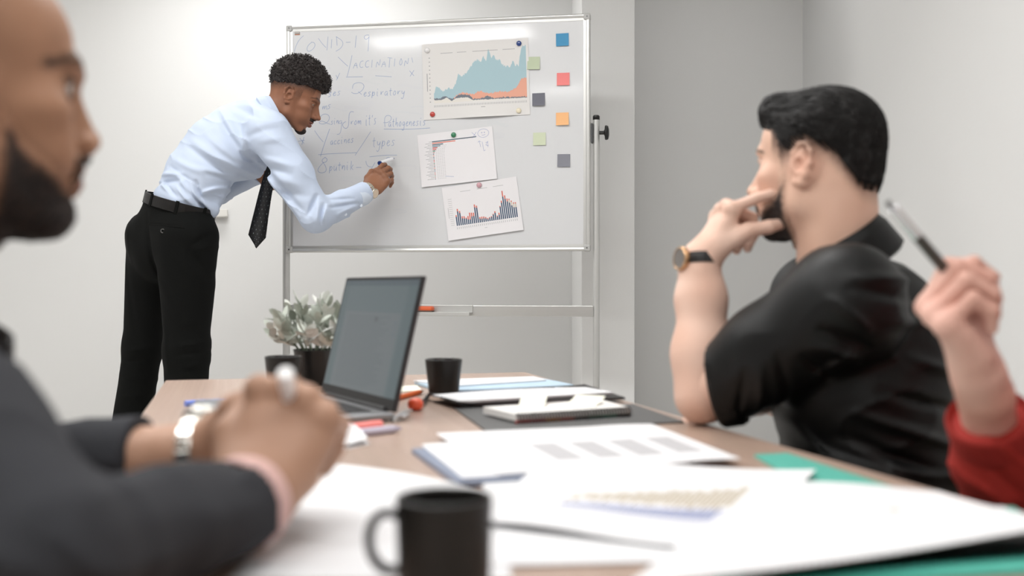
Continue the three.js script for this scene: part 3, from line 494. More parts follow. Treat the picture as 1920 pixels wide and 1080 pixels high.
{
  const c = [[906, 763], [1126, 749], [1181, 764], [967, 777]], n = thing('spiral_notebook', 'thick spiral notebook with white pages and a colourful cover edge', 'notebook', centreOf(c));
  put('cover', slab(c, 0.0035, 0.003), std('#b3342e', 0.5), n);
  { const a0 = T(967, 777, 0.0176), b0 = T(1181, 764, 0.0176), w = unit(sub(b0, a0)), l = len(sub(b0, a0)) / 8; ['#b3342e', '#9e2f2c', '#c4802e', '#b8472f', '#2a2a30', '#2f6b58', '#4f8f7a', '#1d1a1c'].forEach((k, i) => put('cover_stripe', box(l, 0.0055, 0.003).applyMatrix4(new THREE.Matrix4().makeBasis(V3(...w), V3(0, 1, 0), V3(...cross(w, [0, 1, 0])))).translate(...add(lerp3(a0, b0, (i + 0.5) / 8), [0, 0.0046 - 0.0176, 0.0012])), std(k, 0.5), n)); }
  put('page_block', slab(c, 0.011, 0.0066), std('#e6e4e1', 0.8), n);
  const a = T(967, 777, 0.0176), b = T(1181, 764, 0.0176), wires = 40, cover = std('#8d8d8b', 0.35, { metalness: 0.7 }), dir = unit(sub(b, a));
  for (let i = 0; i < wires; i++) { const q = lerp3(a, b, (i + 0.5) / wires), t = new THREE.TorusGeometry(0.0078, 0.0011, 6, 16); t.applyMatrix4(new THREE.Matrix4().makeBasis(V3(...cross(dir, [0, 1, 0])), V3(0, 1, 0), V3(...dir))); t.translate(q[0], TABLE + 0.0105, q[2]); put('wire_loop', t, cover, n); }
}
// curled pale notes standing on the notebook
for (const [p, q, wd, n, b] of [[[994, 764], [1034, 728], 0.045, 'pale yellow curled note standing upright on the spiral notebook', 0.022], [[1082, 762], [1140, 744], 0.055, 'pale yellow note with a lifted corner lying on the spiral notebook', 0.012]]) {
  const a = T(...p, 0.018), e = T(q[0], q[1], 0.018), g = new THREE.BoxGeometry(wd, 0.0006, 0.07, 8, 1, 12), ps = g.attributes.position, dir = unit(sub(e, a)), side = [-dir[2], 0, dir[0]];
  for (let i = 0; i < ps.count; i++) { const x = ps.getX(i), t = ps.getZ(i) / 0.07 + 0.5, w = add(add(add(a, mul(dir, t * 0.07)), mul(side, x)), [0, ps.getY(i) + b * t * t, 0]); ps.setXYZ(i, ...w); }
  g.computeVertexNormals(); single('curled_note', n, 'note', g, std('#ebeadb', 0.8, { side: THREE.DoubleSide }), 'curled notes on the notebook');
}
// small stationery beside the laptop
function barrel(name, label, category, a, b, r, mats, parts) {          // a pen or marker lying from a to b: parts [name, from, to, radiusA, radiusB, material]
  const d = unit(sub(b, a)), o = thing(name, label, category, [a[0], a[1] - r, a[2]]), at = (t) => lerp3(a, b, t);
  for (const [n, t0, t1, ra, rb, m] of parts) put(n, rod(at(t0), at(t1), ra * r, rb * r, 24), m, o);
  return o;
}
const up = (p, h) => [p[0], TABLE + h, p[2]];
const orange = std('#d9672f', 0.45), orangeDark = std('#8a4a1c', 0.5), coral = phys('#f9633f', 0.35, { clearcoat: 0.4 }), pinkRed = phys('#f78d87', 0.35, { clearcoat: 0.3 }), silver = std('#d7d8da', 0.25, { metalness: 0.8 });
barrel('orange_pencil', 'orange pencil lying behind the laptop hinge', 'pencil', up(T(738, 748, 0.005), 0.005), up(T(795, 733, 0.005), 0.005), 0.005, 0, [['shaft', 0, 0.84, 1, 1, orange], ['sharpened_tip', 0.84, 0.96, 1, 0.3, orangeDark], ['lead', 0.96, 1, 0.3, 0.05, blackPlastic]]);
single('cream_note', 'cream paper note behind the orange pencil', 'note', slab([[748, 724], [782, 722], [790, 731], [752, 734]], 0.002), std('#eceada', 0.8));
{
  const p = T(779, 770), c = thing('key_fob', 'round coral fob on a silver clip lying beside the laptop', 'fob', [p[0], TABLE, p[2]]);
  local('fob', lathe([[0, 0], [0.009, 0.001], [0.0135, 0.006], [0.0145, 0.012], [0.0125, 0.0185], [0.007, 0.0225], [0, 0.0235]], 32), coral, c, 'round coral fob');
  const a = T(771, 772, 0.006), b = T(735, 789, 0.006); put('clip', merge([rbox(0.016, 0.007, 0.032, 0.003, 0, 0, 0).rotateY(Math.atan2(b[0] - a[0], b[2] - a[2])).translate((a[0] + b[0]) / 2 + 0.002, TABLE + 0.0065, (a[2] + b[2]) / 2), tube([up(a, 0.008), up(lerp3(a, b, 0.5), 0.011), up(b, 0.006)], 0.0028, 16, 10)]), silver, c);
  put('strap', tube([up(T(786, 768), 0.009), up(T(797, 757), 0.008), up(T(803, 748), 0.006)], 0.004, 16, 8), blackPlastic, c);
}
barrel('red_highlighter', 'coral red highlighter lying in front of the laptop', 'highlighter', up(T(634, 806, 0.008), 0.008), up(T(716, 797, 0.008), 0.008), 0.008, 0, [['body', 0, 0.72, 0.95, 1, pinkRed], ['cap', 0.72, 0.97, 1.06, 1, pinkRed], ['cap_end', 0.97, 1, 1, 0.6, pinkRed]]);
barrel('lavender_pen', 'pale lavender pen lying beside the coral red highlighter', 'pen', up(T(672, 812, 0.006), 0.006), up(T(752, 803, 0.006), 0.006), 0.006, 0, [['body', 0, 0.8, 1, 1, std('#c7c2d4', 0.4)], ['tip', 0.8, 1, 1, 0.25, std('#b3aec6', 0.4)]]);
{
  const c = [[622, 800], [642, 796], [694, 832], [643, 843]], o = thing('folded_card', 'folded white card standing open beside the clasped hands', 'card', centreOf(c));
  put('lower_leaf', slab(c, 0.0012, 0), white, o); put('upper_leaf', slab([[622, 797], [642, 792], [690, 827], [641, 836]], 0.0012, 0.004, 0, true, (s, t) => 0.006 * Math.sin(Math.PI * t) + 0.004 * s), white, o);
}
{ const bl = phys('#5d78d2', 0.3, { clearcoat: 0.4 }); barrel('blue_pen', 'blue pen lying on the table behind the front corner of the laptop', 'pen', up(T(347, 757, 0.005), 0.005), up(T(468, 748, 0.005), 0.005), 0.0052, 0, [['cap', 0, 0.3, 1.12, 1.12, bl], ['body', 0.3, 0.93, 1, 1, bl], ['tip', 0.93, 1, 1, 0.3, bl]]); }
single('white_card', 'small white card beside the silver wristwatch', 'card', slab([[338, 893], [378, 887], [392, 912], [330, 922]], 0.0015), white);

// papers at the camera end
const printPage = (draw) => std('#ffffff', 0.75, { map: canvasTex(1024, 1024, (g, w, h) => { g.fillStyle = '#e0e0e2'; g.fillRect(0, 0, w, h); draw(g, w, h); }) });
const newsPrint = printPage((g) => { g.fillStyle = '#9fbfd8'; g.fillRect(160, 120, 700, 26); g.fillStyle = '#d9b79f'; g.fillRect(150, 118, 30, 16); for (let i = 0; i < 4; i++) { g.fillStyle = '#b0afb2'; g.fillRect(300 + i * 176, 420, 120, 420); g.fillStyle = '#c2c1c4'; for (let k = 0; k < 20; k++) g.fillRect(300 + i * 176, 425 + k * 21, 120, 5); } g.fillStyle = '#d2d1d3'; for (let k = 0; k < 12; k++) g.fillRect(60, 500 + k * 30, 150, 8); });
const chartPrint = printPage((g) => {
  const r = rng(9); g.fillStyle = '#a89b84'; for (let i = 0; i < 34; i++) g.fillRect(250 + i * 18, 640 - i * 9 - 60 * r(), 13, 60 + i * 7); g.fillStyle = '#66719f'; for (let i = 0; i < 34; i++) { const hh = 40 + i * 6; g.fillRect(250 + i * 18, 740 - hh * 0.5, 13, hh * 0.5 + 30); } g.fillStyle = '#b2b2b8'; for (let i = 0; i < 40; i++) g.fillRect(250 + i * 15, 800, 6, 40); g.fillRect(120, 860, 760, 10);
});
const notePrint = printPage((g) => { g.fillStyle = '#cfced3'; for (let k = 0; k < 5; k++) g.fillRect(300, 300 + k * 60, 160 + 60 * (k % 2), 16); g.fillStyle = '#cbb9ae'; g.fillRect(620, 420, 46, 40); });
single('teal_folder', 'thin teal folder lying along the table edge near the black-shirted man', 'folder', slab([[1414, 852], [1476, 849], [1698, 920], [1560, 940]], 0.003), std('#56ad9d', 0.5));
single('blue_booklet', 'slate blue booklet under the printed page', 'booklet', slab([[772, 841], [1080, 818], [1250, 880], [857, 904]], 0.006), std('#7b8498', 0.55));
single('paper_sheet', 'white sheet between the slate blue booklet and the printed page', 'paper sheet', slab([[790, 833], [1080, 812], [1290, 868], [868, 895]], 0.0012, 0.0063), white);
single('printed_page', 'white printed page with grey text blocks on the slate blue booklet', 'printed page', slab([[818, 812], [1222, 800], [1388, 860], [936, 888]], 0.001, 0.0082, 0, true, (s, t) => 0.003 * Math.sin(7 * s + 2) ** 2 * Math.max(0, s - 0.4) + 0.004 * s * (1 - t)), newsPrint);
single('paper_sheet', 'blank white sheet reaching from the clasped hands to the mug', 'paper sheet', slab([[632, 870], [930, 924], [960, 1085], [430, 1085]], 0.001, 0.0005, 0, true, (s, t) => 0.004 * Math.sin(Math.PI * s) * (1 - t) ** 2), white);
single('paper_sheet', 'blank white sheet lying between the mug and the area print', 'paper sheet', slab([[905, 898], [1300, 878], [1330, 1050], [905, 1060]], 0.001, 0.0016), white);
single('chart_print', 'white print with a beige and lavender chart in front of the printed page', 'printed page', slab([[1010, 868], [1530, 880], [1378, 1030], [900, 975]], 0.001, 0.008, 0, true, (s, t) => 0.003 * Math.sin(5 * s + t) * s * (1 - s) * 4), chartPrint);
single('paper_sheet', 'large white sheet resting on the teal spiral notebook', 'paper sheet', slab([[1440, 905], [1760, 917], [2010, 985], [1180, 1095]], 0.001, 0.0195, 0, true, (s, t) => 0.003 * Math.sin(4 * s + 3 * t)), notePrint);
{
  const c = [[1480, 950], [1900, 950], [2080, 1060], [1320, 1104]], n = thing('teal_notebook', 'teal comb-bound notebook under the large white sheet', 'notebook', centreOf(c));
  put('cover', slab(c, 0.003, 0.001), std('#4fae9c', 0.45), n); put('page_block', slab([[1500, 950], [1880, 950], [1990, 1008], [1420, 1050]], 0.008, 0.0045), white, n);
  const a = T(1395, 1068, 0.009), b = T(2030, 1022, 0.009), dir = unit(sub(b, a)), k = 46;
  for (let i = 0; i < k; i++) { const q = lerp3(a, b, (i + 0.5) / k), t = new THREE.TorusGeometry(0.007, 0.0016, 6, 14); t.applyMatrix4(new THREE.Matrix4().makeBasis(V3(...cross(dir, [0, 1, 0])), V3(0, 1, 0), V3(...dir))); t.translate(q[0], TABLE + 0.0092, q[2]); put('comb_ring', t, blackPlastic, n); }
}

// ---------------------------------------------------------------- parts of people
// head axes: origin between the ears, +z out of the face, +y up, +x to the person's left; metres of an adult head
function headField(o = {}) {
  const lid = o.lid || 0;
  const F = new Field(), nz = o.nose || 1, s2 = [-1, 1];
  F.ell([0, 0.046, -0.010], [0.0745, 0.081, 0.092], 0.01).ell([0, 0.052, 0.028], [0.064, 0.06, 0.064], 0.03);
  F.ell([0, -0.022, 0.036], [0.058, 0.07, 0.058], 0.03);
  for (const s of s2) {
    F.cap([s * 0.06, 0.0, 0.004], 0.014, [s * 0.051, -0.056, 0.012], 0.015, 0.025).cap([s * 0.051, -0.056, 0.012], 0.015, [s * 0.02, -0.092, 0.074], 0.014, 0.025);
    F.ell([s * 0.046, -0.008, 0.062], [0.02, 0.017, 0.022], 0.022);
    F.cap([s * 0.036, 0.036, 0.083 + (o.brow || 0)], 0.010, [s * 0.010, 0.034, 0.092 + (o.brow || 0)], 0.010, 0.014);
    F.ell([s * 0.034, -0.042, 0.068], [0.022, 0.026, 0.024], 0.02);
  }
  F.ell([0, -0.050, 0.080], [0.030, 0.030, 0.025], 0.018).ell([0, -0.090, 0.084], [0.020, 0.0135, 0.0135], 0.014);
  F.carve([0, -0.074, 0.104], [0.022, 0.006, 0.008], 0.012);
  for (const s of s2) F.carve([s * 0.0345, 0.0165, 0.1], [0.0195, 0.0125, 0.0185], 0.013);
  // nose
  F.cap([0, 0.016, 0.080], 0.011, [0, -0.018, 0.097], 0.0145, 0.012);
  F.cap([0, 0.027, 0.091], 0.0075, [0, -0.016, 0.093 + 0.024 * nz], 0.0088, 0.012);
  F.ell([0, -0.0215, 0.095 + 0.0265 * nz], [0.0108, 0.0092, 0.0098], 0.006);
  for (const s of s2) F.ell([s * 0.0118, -0.0255, 0.108], [0.0078, 0.008, 0.011], 0.006);
  F.ell([0, -0.03, 0.108], [0.006, 0.006, 0.010], 0.006);
  for (const s of s2) F.carve([s * 0.0062, -0.0345, 0.1125], [0.0036, 0.005, 0.0062], 0.003);
  // eyes and lids
  for (const s of s2) {
    F.ell([s * 0.0322, 0.0165, 0.0775], [0.0122, 0.0122, 0.0122], 0.0015);
    F.cap([s * 0.019, 0.0195 - lid * 0.4, 0.0845 + lid * 0.2], 0.0032, [s * 0.033, 0.0245 - lid, 0.088 + lid * 0.35], 0.0036, 0.004).cap([s * 0.033, 0.0245 - lid, 0.088 + lid * 0.35], 0.0036, [s * 0.0475, 0.0172 - lid * 0.4, 0.0745], 0.003, 0.004);
    F.cap([s * 0.02, 0.012, 0.0845], 0.0028, [s * 0.033, 0.0085, 0.0865], 0.003, 0.004).cap([s * 0.033, 0.0085, 0.0865], 0.003, [s * 0.0465, 0.0138, 0.0745], 0.0028, 0.004);
  }
  // lips
  const lp = o.lips || 1;
  F.cap([-0.023, -0.0535, 0.0935], 0.003, [-0.006, -0.0485, 0.1035], 0.0052 * lp, 0.006).cap([0.023, -0.0535, 0.0935], 0.003, [0.006, -0.0485, 0.1035], 0.0052 * lp, 0.006).cap([-0.006, -0.0485, 0.1035], 0.005 * lp, [0.006, -0.0485, 0.1035], 0.005 * lp, 0.005);
  F.cap([-0.018, -0.0585, 0.0945], 0.0042, [0, -0.061, 0.1015], 0.0068 * lp, 0.006).cap([0.018, -0.0585, 0.0945], 0.0042, [0, -0.061, 0.1015], 0.0068 * lp, 0.006);
  F.cap([-0.024, -0.0545, 0.097], 0.0012, [0, -0.0545, 0.1085], 0.0013, 0.0025, { m: 0 }); F.ops.pop();
  for (const s of s2) F.carve([s * 0.011, -0.0545, 0.1055], [0.0135, 0.0011, 0.006], 0.003, [0, s * 0.45, 0]);
  // ears
  for (const s of s2) {
    const E = (y, z, out) => [s * (0.0722 + out * 0.72), y, z];
    F.ell(E(0.004, -0.010, 0.003), [0.006, 0.026, 0.015], 0.006, { e: [-0.15, s * 0.35, 0] });
    const rim = [E(0.006, 0.006, 0.003), E(0.022, 0.005, 0.006), E(0.034, -0.006, 0.010), E(0.034, -0.019, 0.0145), E(0.02, -0.028, 0.017), E(0.002, -0.025, 0.0145), E(-0.014, -0.016, 0.009), E(-0.026, -0.007, 0.005), E(-0.024, 0.002, 0.002)];
    for (let i = 0; i + 1 < rim.length; i++) F.cap(rim[i], i > 5 ? 0.0052 : 0.0036, rim[i + 1], i > 4 ? 0.0052 : 0.0036, 0.005);
    F.cap(E(0.022, -0.012, 0.010), 0.003, E(-0.004, -0.017, 0.011), 0.003, 0.004);
    F.ell(E(0.004, -0.013, 0.0055), [0.0055, 0.024, 0.013], 0.004, { e: [-0.15, s * 0.45, 0] }).carve(E(0.001, -0.005, 0.0125), [0.0065, 0.010, 0.0085], 0.005); F.ell(E(-0.001, 0.007, 0.003), [0.0035, 0.0065, 0.0045], 0.004);
  }
  return F;
}
// frame that carries head axes to the world
function headFrame(center, forward, upHint, scale = 1) {
  const z = unit(forward), x = unit(cross(upHint, z)), y = cross(z, x);
  const M = new THREE.Matrix4().makeBasis(V3(...x), V3(...y), V3(...z)).scale(V3(scale, scale, scale)).setPosition(...center);
  return { M, I: M.clone().invert(), scale, toLocal: (p) => V3(...p).applyMatrix4(M.clone().invert()).toArray(), toWorld: (p) => V3(...p).applyMatrix4(M).toArray() };
}
// colours of a face in head axes: c = { skin, lip, brow, iris, gaze: [x, z, y], shave: [colour, weight(p)] }
function faceColor(c) {
  const skin = lin(c.skin), deep = lin(c.deep || c.skin), lip = lin(c.lip), brow = lin(c.brow), iris = lin(c.iris || '#2b1a12'), wht = lin(c.white || '#b9b0a8'), g = unit(c.gaze || [0, 0, 1]);
  return (x, y, z) => {
    const ax = Math.abs(x);
    const n = 0.5 + 0.5 * noise3(x * 60, y * 60, z * 60); let k = mixc(skin, deep, 0.25 * n + 0.5 * smooth(-y, 0.02, 0.12) * 0.4);
    if (c.flush) k = mixc(k, lin(c.flush), 0.4 * Math.exp(-((ax - 0.042) ** 2 + (y + 0.012) ** 2) / 0.0006) * (z > 0.04 ? 1 : 0) + 0.3 * Math.exp(-((ax - 0.08) ** 2 + (y - 0.005) ** 2 + (z + 0.01) ** 2) / 0.0009));
    const e = Math.hypot(ax - 0.0322, y - 0.0165, z - 0.0775);
    if (e < 0.0128 && z > 0.0735 && y > 0.0105 && y < 0.0225) {
      const dx = (x - Math.sign(x) * 0.0322) / 0.0122, dy = (y - 0.0165) / 0.0122, dz = (z - 0.0775) / 0.0122, a = Math.acos(Math.min(1, (dx * g[0] + dy * g[1] + dz * g[2]) / Math.hypot(dx, dy, dz)));
      return a < 0.22 ? [0.004, 0.004, 0.004] : a < 0.5 ? iris : wht;
    }
    if (z > 0.06 && y > 0.0215 && y < 0.0275 && ax > 0.017 && ax < 0.047 && Math.hypot(ax - 0.0325, y - 0.0165) < 0.0155 && y < 0.0245) k = mixc(k, brow, 0.45);
    if (c.lash && e < 0.0175 && z > 0.066 && y > 0.004 && y < 0.029) k = mixc(k, brow, c.lash * smooth(0.0175 - e, 0, 0.003));
    const by = 0.039 + 0.004 * Math.sin((ax - 0.012) / 0.04 * 3.1) - 0.006 * smooth(ax, 0.042, 0.055), bw = smooth(0.0058 * (c.browSize || 1) - Math.abs(y - by) * (1 + 0.35 * smooth(ax, 0.03, 0.055)), 0, 0.004) * smooth(ax, 0.008, 0.014) * smooth((c.browSize ? 0.064 : 0.056) - ax, 0, 0.006) * (z > 0.04 ? 1 : 0);
    k = mixc(k, brow, 0.92 * bw * (0.75 + 0.25 * noise3(x * 300, y * 900, 0)));
    const lr = Math.hypot(ax / 0.0245, (y + 0.0545) / (0.0135 * (1 - 0.35 * ax / 0.024))); if (z > 0.088 && lr < 1.1) k = mixc(k, lip, 0.85 * smooth(1.1 - lr, 0, 0.18));
    if (c.shave) { const w = c.shave[1](x, y, z); if (w > 0) k = mixc(k, lin(c.shave[0]), w * (0.85 + 0.25 * noise3(x * 420, y * 420, z * 420))); }
    return k;
  };
}
// a shell over the face for a beard: the field of the head swollen by grow(x, y, z), which is negative where there is none
function shell(F, grow) { return (x, y, z) => { const g = grow(x, y, z); return g < -0.02 ? 0.02 : Math.max(F.at(x, y, z) - g, -F.at(x, y, z) - 0.006); }; }
// right or left hand into field F. h: wrist, D (to the knuckles), P (palm side), side 1 right, -1 left, curl: 4 x [knuckle, middle, end] in radians, spread: 4 angles, thumb: joints in (along D, out of the back, to the thumb side)
function hand(F, h) {
  const D = unit(h.D), P0 = unit(sub(h.P, mul(D, dot(h.P, D)))), N = mul(P0, -1), S = h.side > 0 ? cross(D, P0) : cross(P0, D), s = h.scale || 1;
  const at = (d, n, t) => add(h.wrist, add(mul(D, d * s), add(mul(N, n * s), mul(S, t * s))));
  const base = [[0.090, 0.002, 0.026], [0.094, 0.004, 0.005], [0.088, 0.002, -0.0145], [0.079, -0.002, -0.032]], L = [[0.044, 0.026, 0.021], [0.049, 0.03, 0.022], [0.046, 0.028, 0.022], [0.036, 0.021, 0.019]], R = [0.0098, 0.0101, 0.0096, 0.0084];
  const out = { at, D, N, S, tips: [], knuckles: [] };
  F.cap(at(-0.02, -0.002, 0.004), 0.021 * s, at(0.02, -0.004, 0.002), 0.021 * s, 0.02, { w: S, s: 1.3 });
  for (let i = 0; i < 4; i++) F.cap(at(0.012, -0.006, base[i][2] * 0.45), 0.0165 * s, at(base[i][0] - 0.004, base[i][1] - 0.006, base[i][2]), 0.0112 * s, 0.016);
  F.cap(at(0.035, -0.014, -0.024), 0.013 * s, at(0.06, -0.012, -0.028), 0.011 * s, 0.016);
  const th = h.thumb || [[0.055, -0.016, 0.045], [0.085, -0.018, 0.058], [0.112, -0.018, 0.062]];
  F.cap(at(0.018, -0.010, 0.016), 0.017 * s, at(...th[0]), 0.0135 * s, 0.016).cap(at(...th[0]), 0.0125 * s, at(...th[1]), 0.0108 * s, 0.005).cap(at(...th[1]), 0.0108 * s, at(...th[2]), 0.0085 * s, 0.004);
  out.thumb = th.map((t) => at(...t));
  for (let i = 0; i < 4; i++) {
    const sp = (h.spread || [0.12, 0.02, -0.06, -0.16])[i], dirS = Math.sin(sp), dirD = Math.cos(sp); let p = at(...base[i]), ang = 0, r = R[i] * s;
    out.knuckles.push(p); F.ell(add(p, mul(N, 0.002 * s)), [0.0108 * s, 0.0108 * s, 0.0108 * s], 0.01);
    for (let j = 0; j < 3; j++) {
      ang += h.curl[i][j]; const d = add(mul(add(mul(D, dirD), mul(S, dirS)), Math.cos(ang)), mul(N, -Math.sin(ang))), q = add(p, mul(d, L[i][j] * s)), r2 = r * (j === 2 ? 0.8 : 0.93);
      F.cap(p, r, q, r2, j === 0 ? 0.007 : 0.003); p = q; r = r2; if (j === 0) out.mid = (out.mid || []).concat([q]);
    }
    out.tips.push(p);
  }
  return out;
}
// an open band around an axis: collars, cuffs, watch straps. profile: [[radius factor, along metres], ...] outer then inner; a: radius along side vector, b: radius across
function band(center, axis, side, a, b, profile, from = 0, to = Math.PI * 2, seg = 64, dip = null) {
  const y = unit(axis), x = unit(sub(side, mul(y, dot(side, y)))), z = cross(x, y), P = [], I = [], n = profile.length, closed = to - from > 6.28;
  for (let i = 0; i <= seg; i++) { const t = from + (to - from) * i / seg; for (const [k, h] of profile) { const hh = h + (dip ? dip(t, h) : 0); P.push(...add(center, add(mul(y, hh), add(mul(x, Math.cos(t) * (a + k)), mul(z, Math.sin(t) * (b + k)))))); } }
  for (let i = 0; i < seg; i++) for (let j = 0; j < n; j++) { const p = i * n + j, q = i * n + (j + 1) % n; I.push(p, q, p + n, q, q + n, p + n); }
  if (!closed) for (const e of [0, seg]) for (let j = 1; j + 1 < n; j++) { const o = e * n; if (e) I.push(o, o + j, o + j + 1); else I.push(o, o + j + 1, o + j); }
  let g = new THREE.BufferGeometry(); g.setAttribute('position', new THREE.Float32BufferAttribute(P, 3)); g.setIndex(I); g = g.toNonIndexed(); g.computeVertexNormals(); return g;
}
const skinMat = (o = {}) => phys('#ffffff', 0.5, { vertexColors: true, specularIntensity: 0.6, sheen: 0.15, sheenRoughness: 0.5, sheenColor: new THREE.Color('#ffd8c4'), ...o });
const place = (g, M) => g.applyMatrix4(M);
const joined = (list) => mergeGeometries(list.map((g) => { const o = g.clone(); if (o.attributes.uv) o.deleteAttribute('uv'); return o; }));
const flatColor = (hex, deep, amount = 0.35, f = 40) => { const a = lin(hex), b = lin(deep || hex); return (x, y, z) => mixc(a, b, amount * (0.5 + 0.5 * noise3(x * f, y * f, z * f))); };

// ---------------------------------------------------------------- the man writing on the board
// folds: distance is measured across the picture plane only, so that a fold follows the surface that faces it
Field.prototype.folds = function (list, d, zlo, zhi) { for (const [u1, v1, u2, v2, wpx, mm] of list) { const a = W(u1, v1, d), b = W(u2, v2, d); this.bumps.push({ a: [a[0], a[1], 0], b: [b[0], b[1], 0], w: wpx * d / FOCAL, h: mm / 1000, ba: [b[0] - a[0], b[1] - a[1], 0], n: Math.max(1e-9, (b[0] - a[0]) ** 2 + (b[1] - a[1]) ** 2), zlo, zhi, flat: 1 }); } return this; };
{
  const person = thing('person', 'standing man in a pale blue shirt and black trousers bending to write on the whiteboard', 'person', [W(310, 0, 3.62)[0], 0, -3.62]);
  const Fw = [0.866, 0, -0.5], Rt = [0.5, 0, 0.866];
  // head
  const pitch = 24 * Math.PI / 180, yaw = 8 * Math.PI / 180;
  const H = headFrame(W(547, 188, 3.65), [Math.cos(pitch) * Math.cos(yaw), -Math.sin(pitch), -Math.cos(pitch) * Math.sin(yaw)], [0, 1, 0], 0.92);
  const hf = headField({ nose: 1.0, lips: 1.1, lid: 0.004 }), nb = H.toLocal(W(500, 224, 3.64));
  hf.cap([0, -0.035, -0.028], 0.055, lerp3([0, -0.035, -0.028], nb, 0.5), 0.054, 0.03).cap(lerp3([0, -0.035, -0.028], nb, 0.5), 0.054, nb, 0.06, 0.02);
  const hairline = (z) => 0.052 + 0.283 * z;
  const shave = (x, y, z) => { let w = 0; const hl = hairline(z); if (z < 0.075) w = Math.max(w, 0.9 * smooth(y, hl - 0.036, hl + 0.004) * smooth(y, -0.045, 0.0)); if (y > -0.05 && y < 0.06 && z > 0.012 && z < 0.035 && Math.abs(x) > 0.05) w = Math.max(w, 0.55 * smooth(y, -0.02, 0.03)); if (z > 0.06 && y < -0.076 && Math.abs(x) < 0.024) w = Math.max(w, 0.95 * smooth(-y, 0.076, 0.088)); if (z > 0.094 && y > -0.0475 && y < -0.034 && Math.abs(x) < 0.027) w = Math.max(w, 0.5); return w; };
  const skin = { skin: '#8c5f48', deep: '#6c4835', lip: '#7c4c42', brow: '#17100d', white: '#8d837b', gaze: [0.1, -0.35, 1], shave: ['#1a1210', shave] };
  const headG = place(hf.mesh(0.0024, faceColor(skin)), H.M);
  // arms and hands of the body
  const armSkin = flatColor('#8e6148', '#734c38', 0.5, 30);
  const shR = W(505, 250, 3.50), elR = W(593, 404, 3.54), wrR = W(690, 359, 3.76), shL = W(482, 224, 3.82), elL = W(412, 361, 3.86), wrL = W(490, 326, 3.80);
  const HF = new Field();
  HF.cap(lerp3(elR, wrR, 0.55), 0.033, wrR, 0.026, 0.02);
  const hr = hand(HF, { wrist: wrR, side: 1, scale: 0.98, D: sub(W(721, 322, 3.80), wrR), P: [0.1, -0.12, -0.98], curl: [[0.35, 0.55, 0.3], [0.5, 0.65, 0.4], [0.62, 0.75, 0.5], [0.75, 0.8, 0.6]], spread: [0.05, 0.0, -0.03, -0.08], thumb: [[0.052, -0.012, 0.040], [0.084, -0.016, 0.046], [0.108, -0.026, 0.036]] });
  const handG = HF.mesh(0.0028, armSkin);
  const LF = new Field(); LF.cap(lerp3(elL, wrL, 0.6), 0.031, wrL, 0.025, 0.02);
  hand(LF, { wrist: wrL, side: -1, scale: 0.95, D: [0.9, -0.42, 0.1], P: [0.1, 0.2, -0.97], curl: [[0.9, 1.2, 0.7], [1.0, 1.2, 0.7], [1.0, 1.3, 0.8], [1.1, 1.3, 0.8]], thumb: [[0.05, -0.02, 0.035], [0.07, -0.04, 0.03], [0.085, -0.055, 0.018]] });
  const handL = LF.mesh(0.0032, armSkin);
  // joints of the trunk
  const A = W(342, 380, 3.60), B = W(372, 326, 3.62), C = W(414, 280, 3.64), D = W(456, 248, 3.66), E = W(478, 228, 3.66);
  const hipR = W(350, 445, 3.53), hipL = W(290, 445, 3.72), knR = W(350, 655, 3.55), knL = W(268, 650, 3.74), anR = W(347, 1000, 3.57), anL = W(222, 985, 3.80);
  anR[1] = anL[1] = 0.10;
  const core = new Field(); core.chain([[A, 0.085], [B, 0.09], [C, 0.095], [D, 0.09], [E, 0.06]], 0.03, { w: Rt, s: 1.35 }).chain([[shR, 0.05], [elR, 0.04], [wrR, 0.026]], 0.02).chain([[shL, 0.05], [elL, 0.035], [wrL, 0.025]], 0.02).chain([[hipR, 0.085], [knR, 0.055], [anR, 0.042]], 0.03).chain([[hipL, 0.085], [knL, 0.05], [anL, 0.042]], 0.03).cap(A, 0.09, lerp3(hipR, hipL, 0.5), 0.1, 0.03).cap(E, 0.055, H.toWorld([0, -0.04, -0.03]), 0.05, 0.03);
  put('body', joined([headG, handG, handL, core.mesh(0.012, armSkin)]), skinMat(), person);
  // hair: a curly mass and its curls
  const inHair = (x, y, z) => hairline(z) - y;
  const hm = new Field(); hm.ell([0, 0.088, -0.004], [0.082, 0.095, 0.102], 0.02).ell([0, 0.10, 0.045], [0.062, 0.058, 0.066], 0.03).ell([0, 0.074, -0.045], [0.074, 0.066, 0.064], 0.03);
  hm.clip([0, 0.052, 0], [0, -1, 0.283], 0.012);
  const hairMass = place(surface((x, y, z) => hm.at(x, y, z) + 0.0035 * noise3(x * 150, y * 150, z * 150) + 0.002 * noise3(x * 330, y * 330, z * 330), [-0.1, 0.0, -0.125], [0.1, 0.195, 0.125], 0.0026), H.M);
  const curls = [], R = rng(12), curlGeo = (r, pitchL, turns) => { const pts = []; for (let i = 0; i <= 12; i++) { const t = i / 12, a = t * turns * 6.283; pts.push([Math.cos(a) * r * (1 - 0.25 * t), t * pitchL, Math.sin(a) * r * (1 - 0.25 * t)]); } return tube(pts, 0.0011, 12, 5); };
  const kinds = [curlGeo(0.0036, 0.009, 1.4), curlGeo(0.003, 0.011, 1.8), curlGeo(0.0042, 0.007, 1.2)];
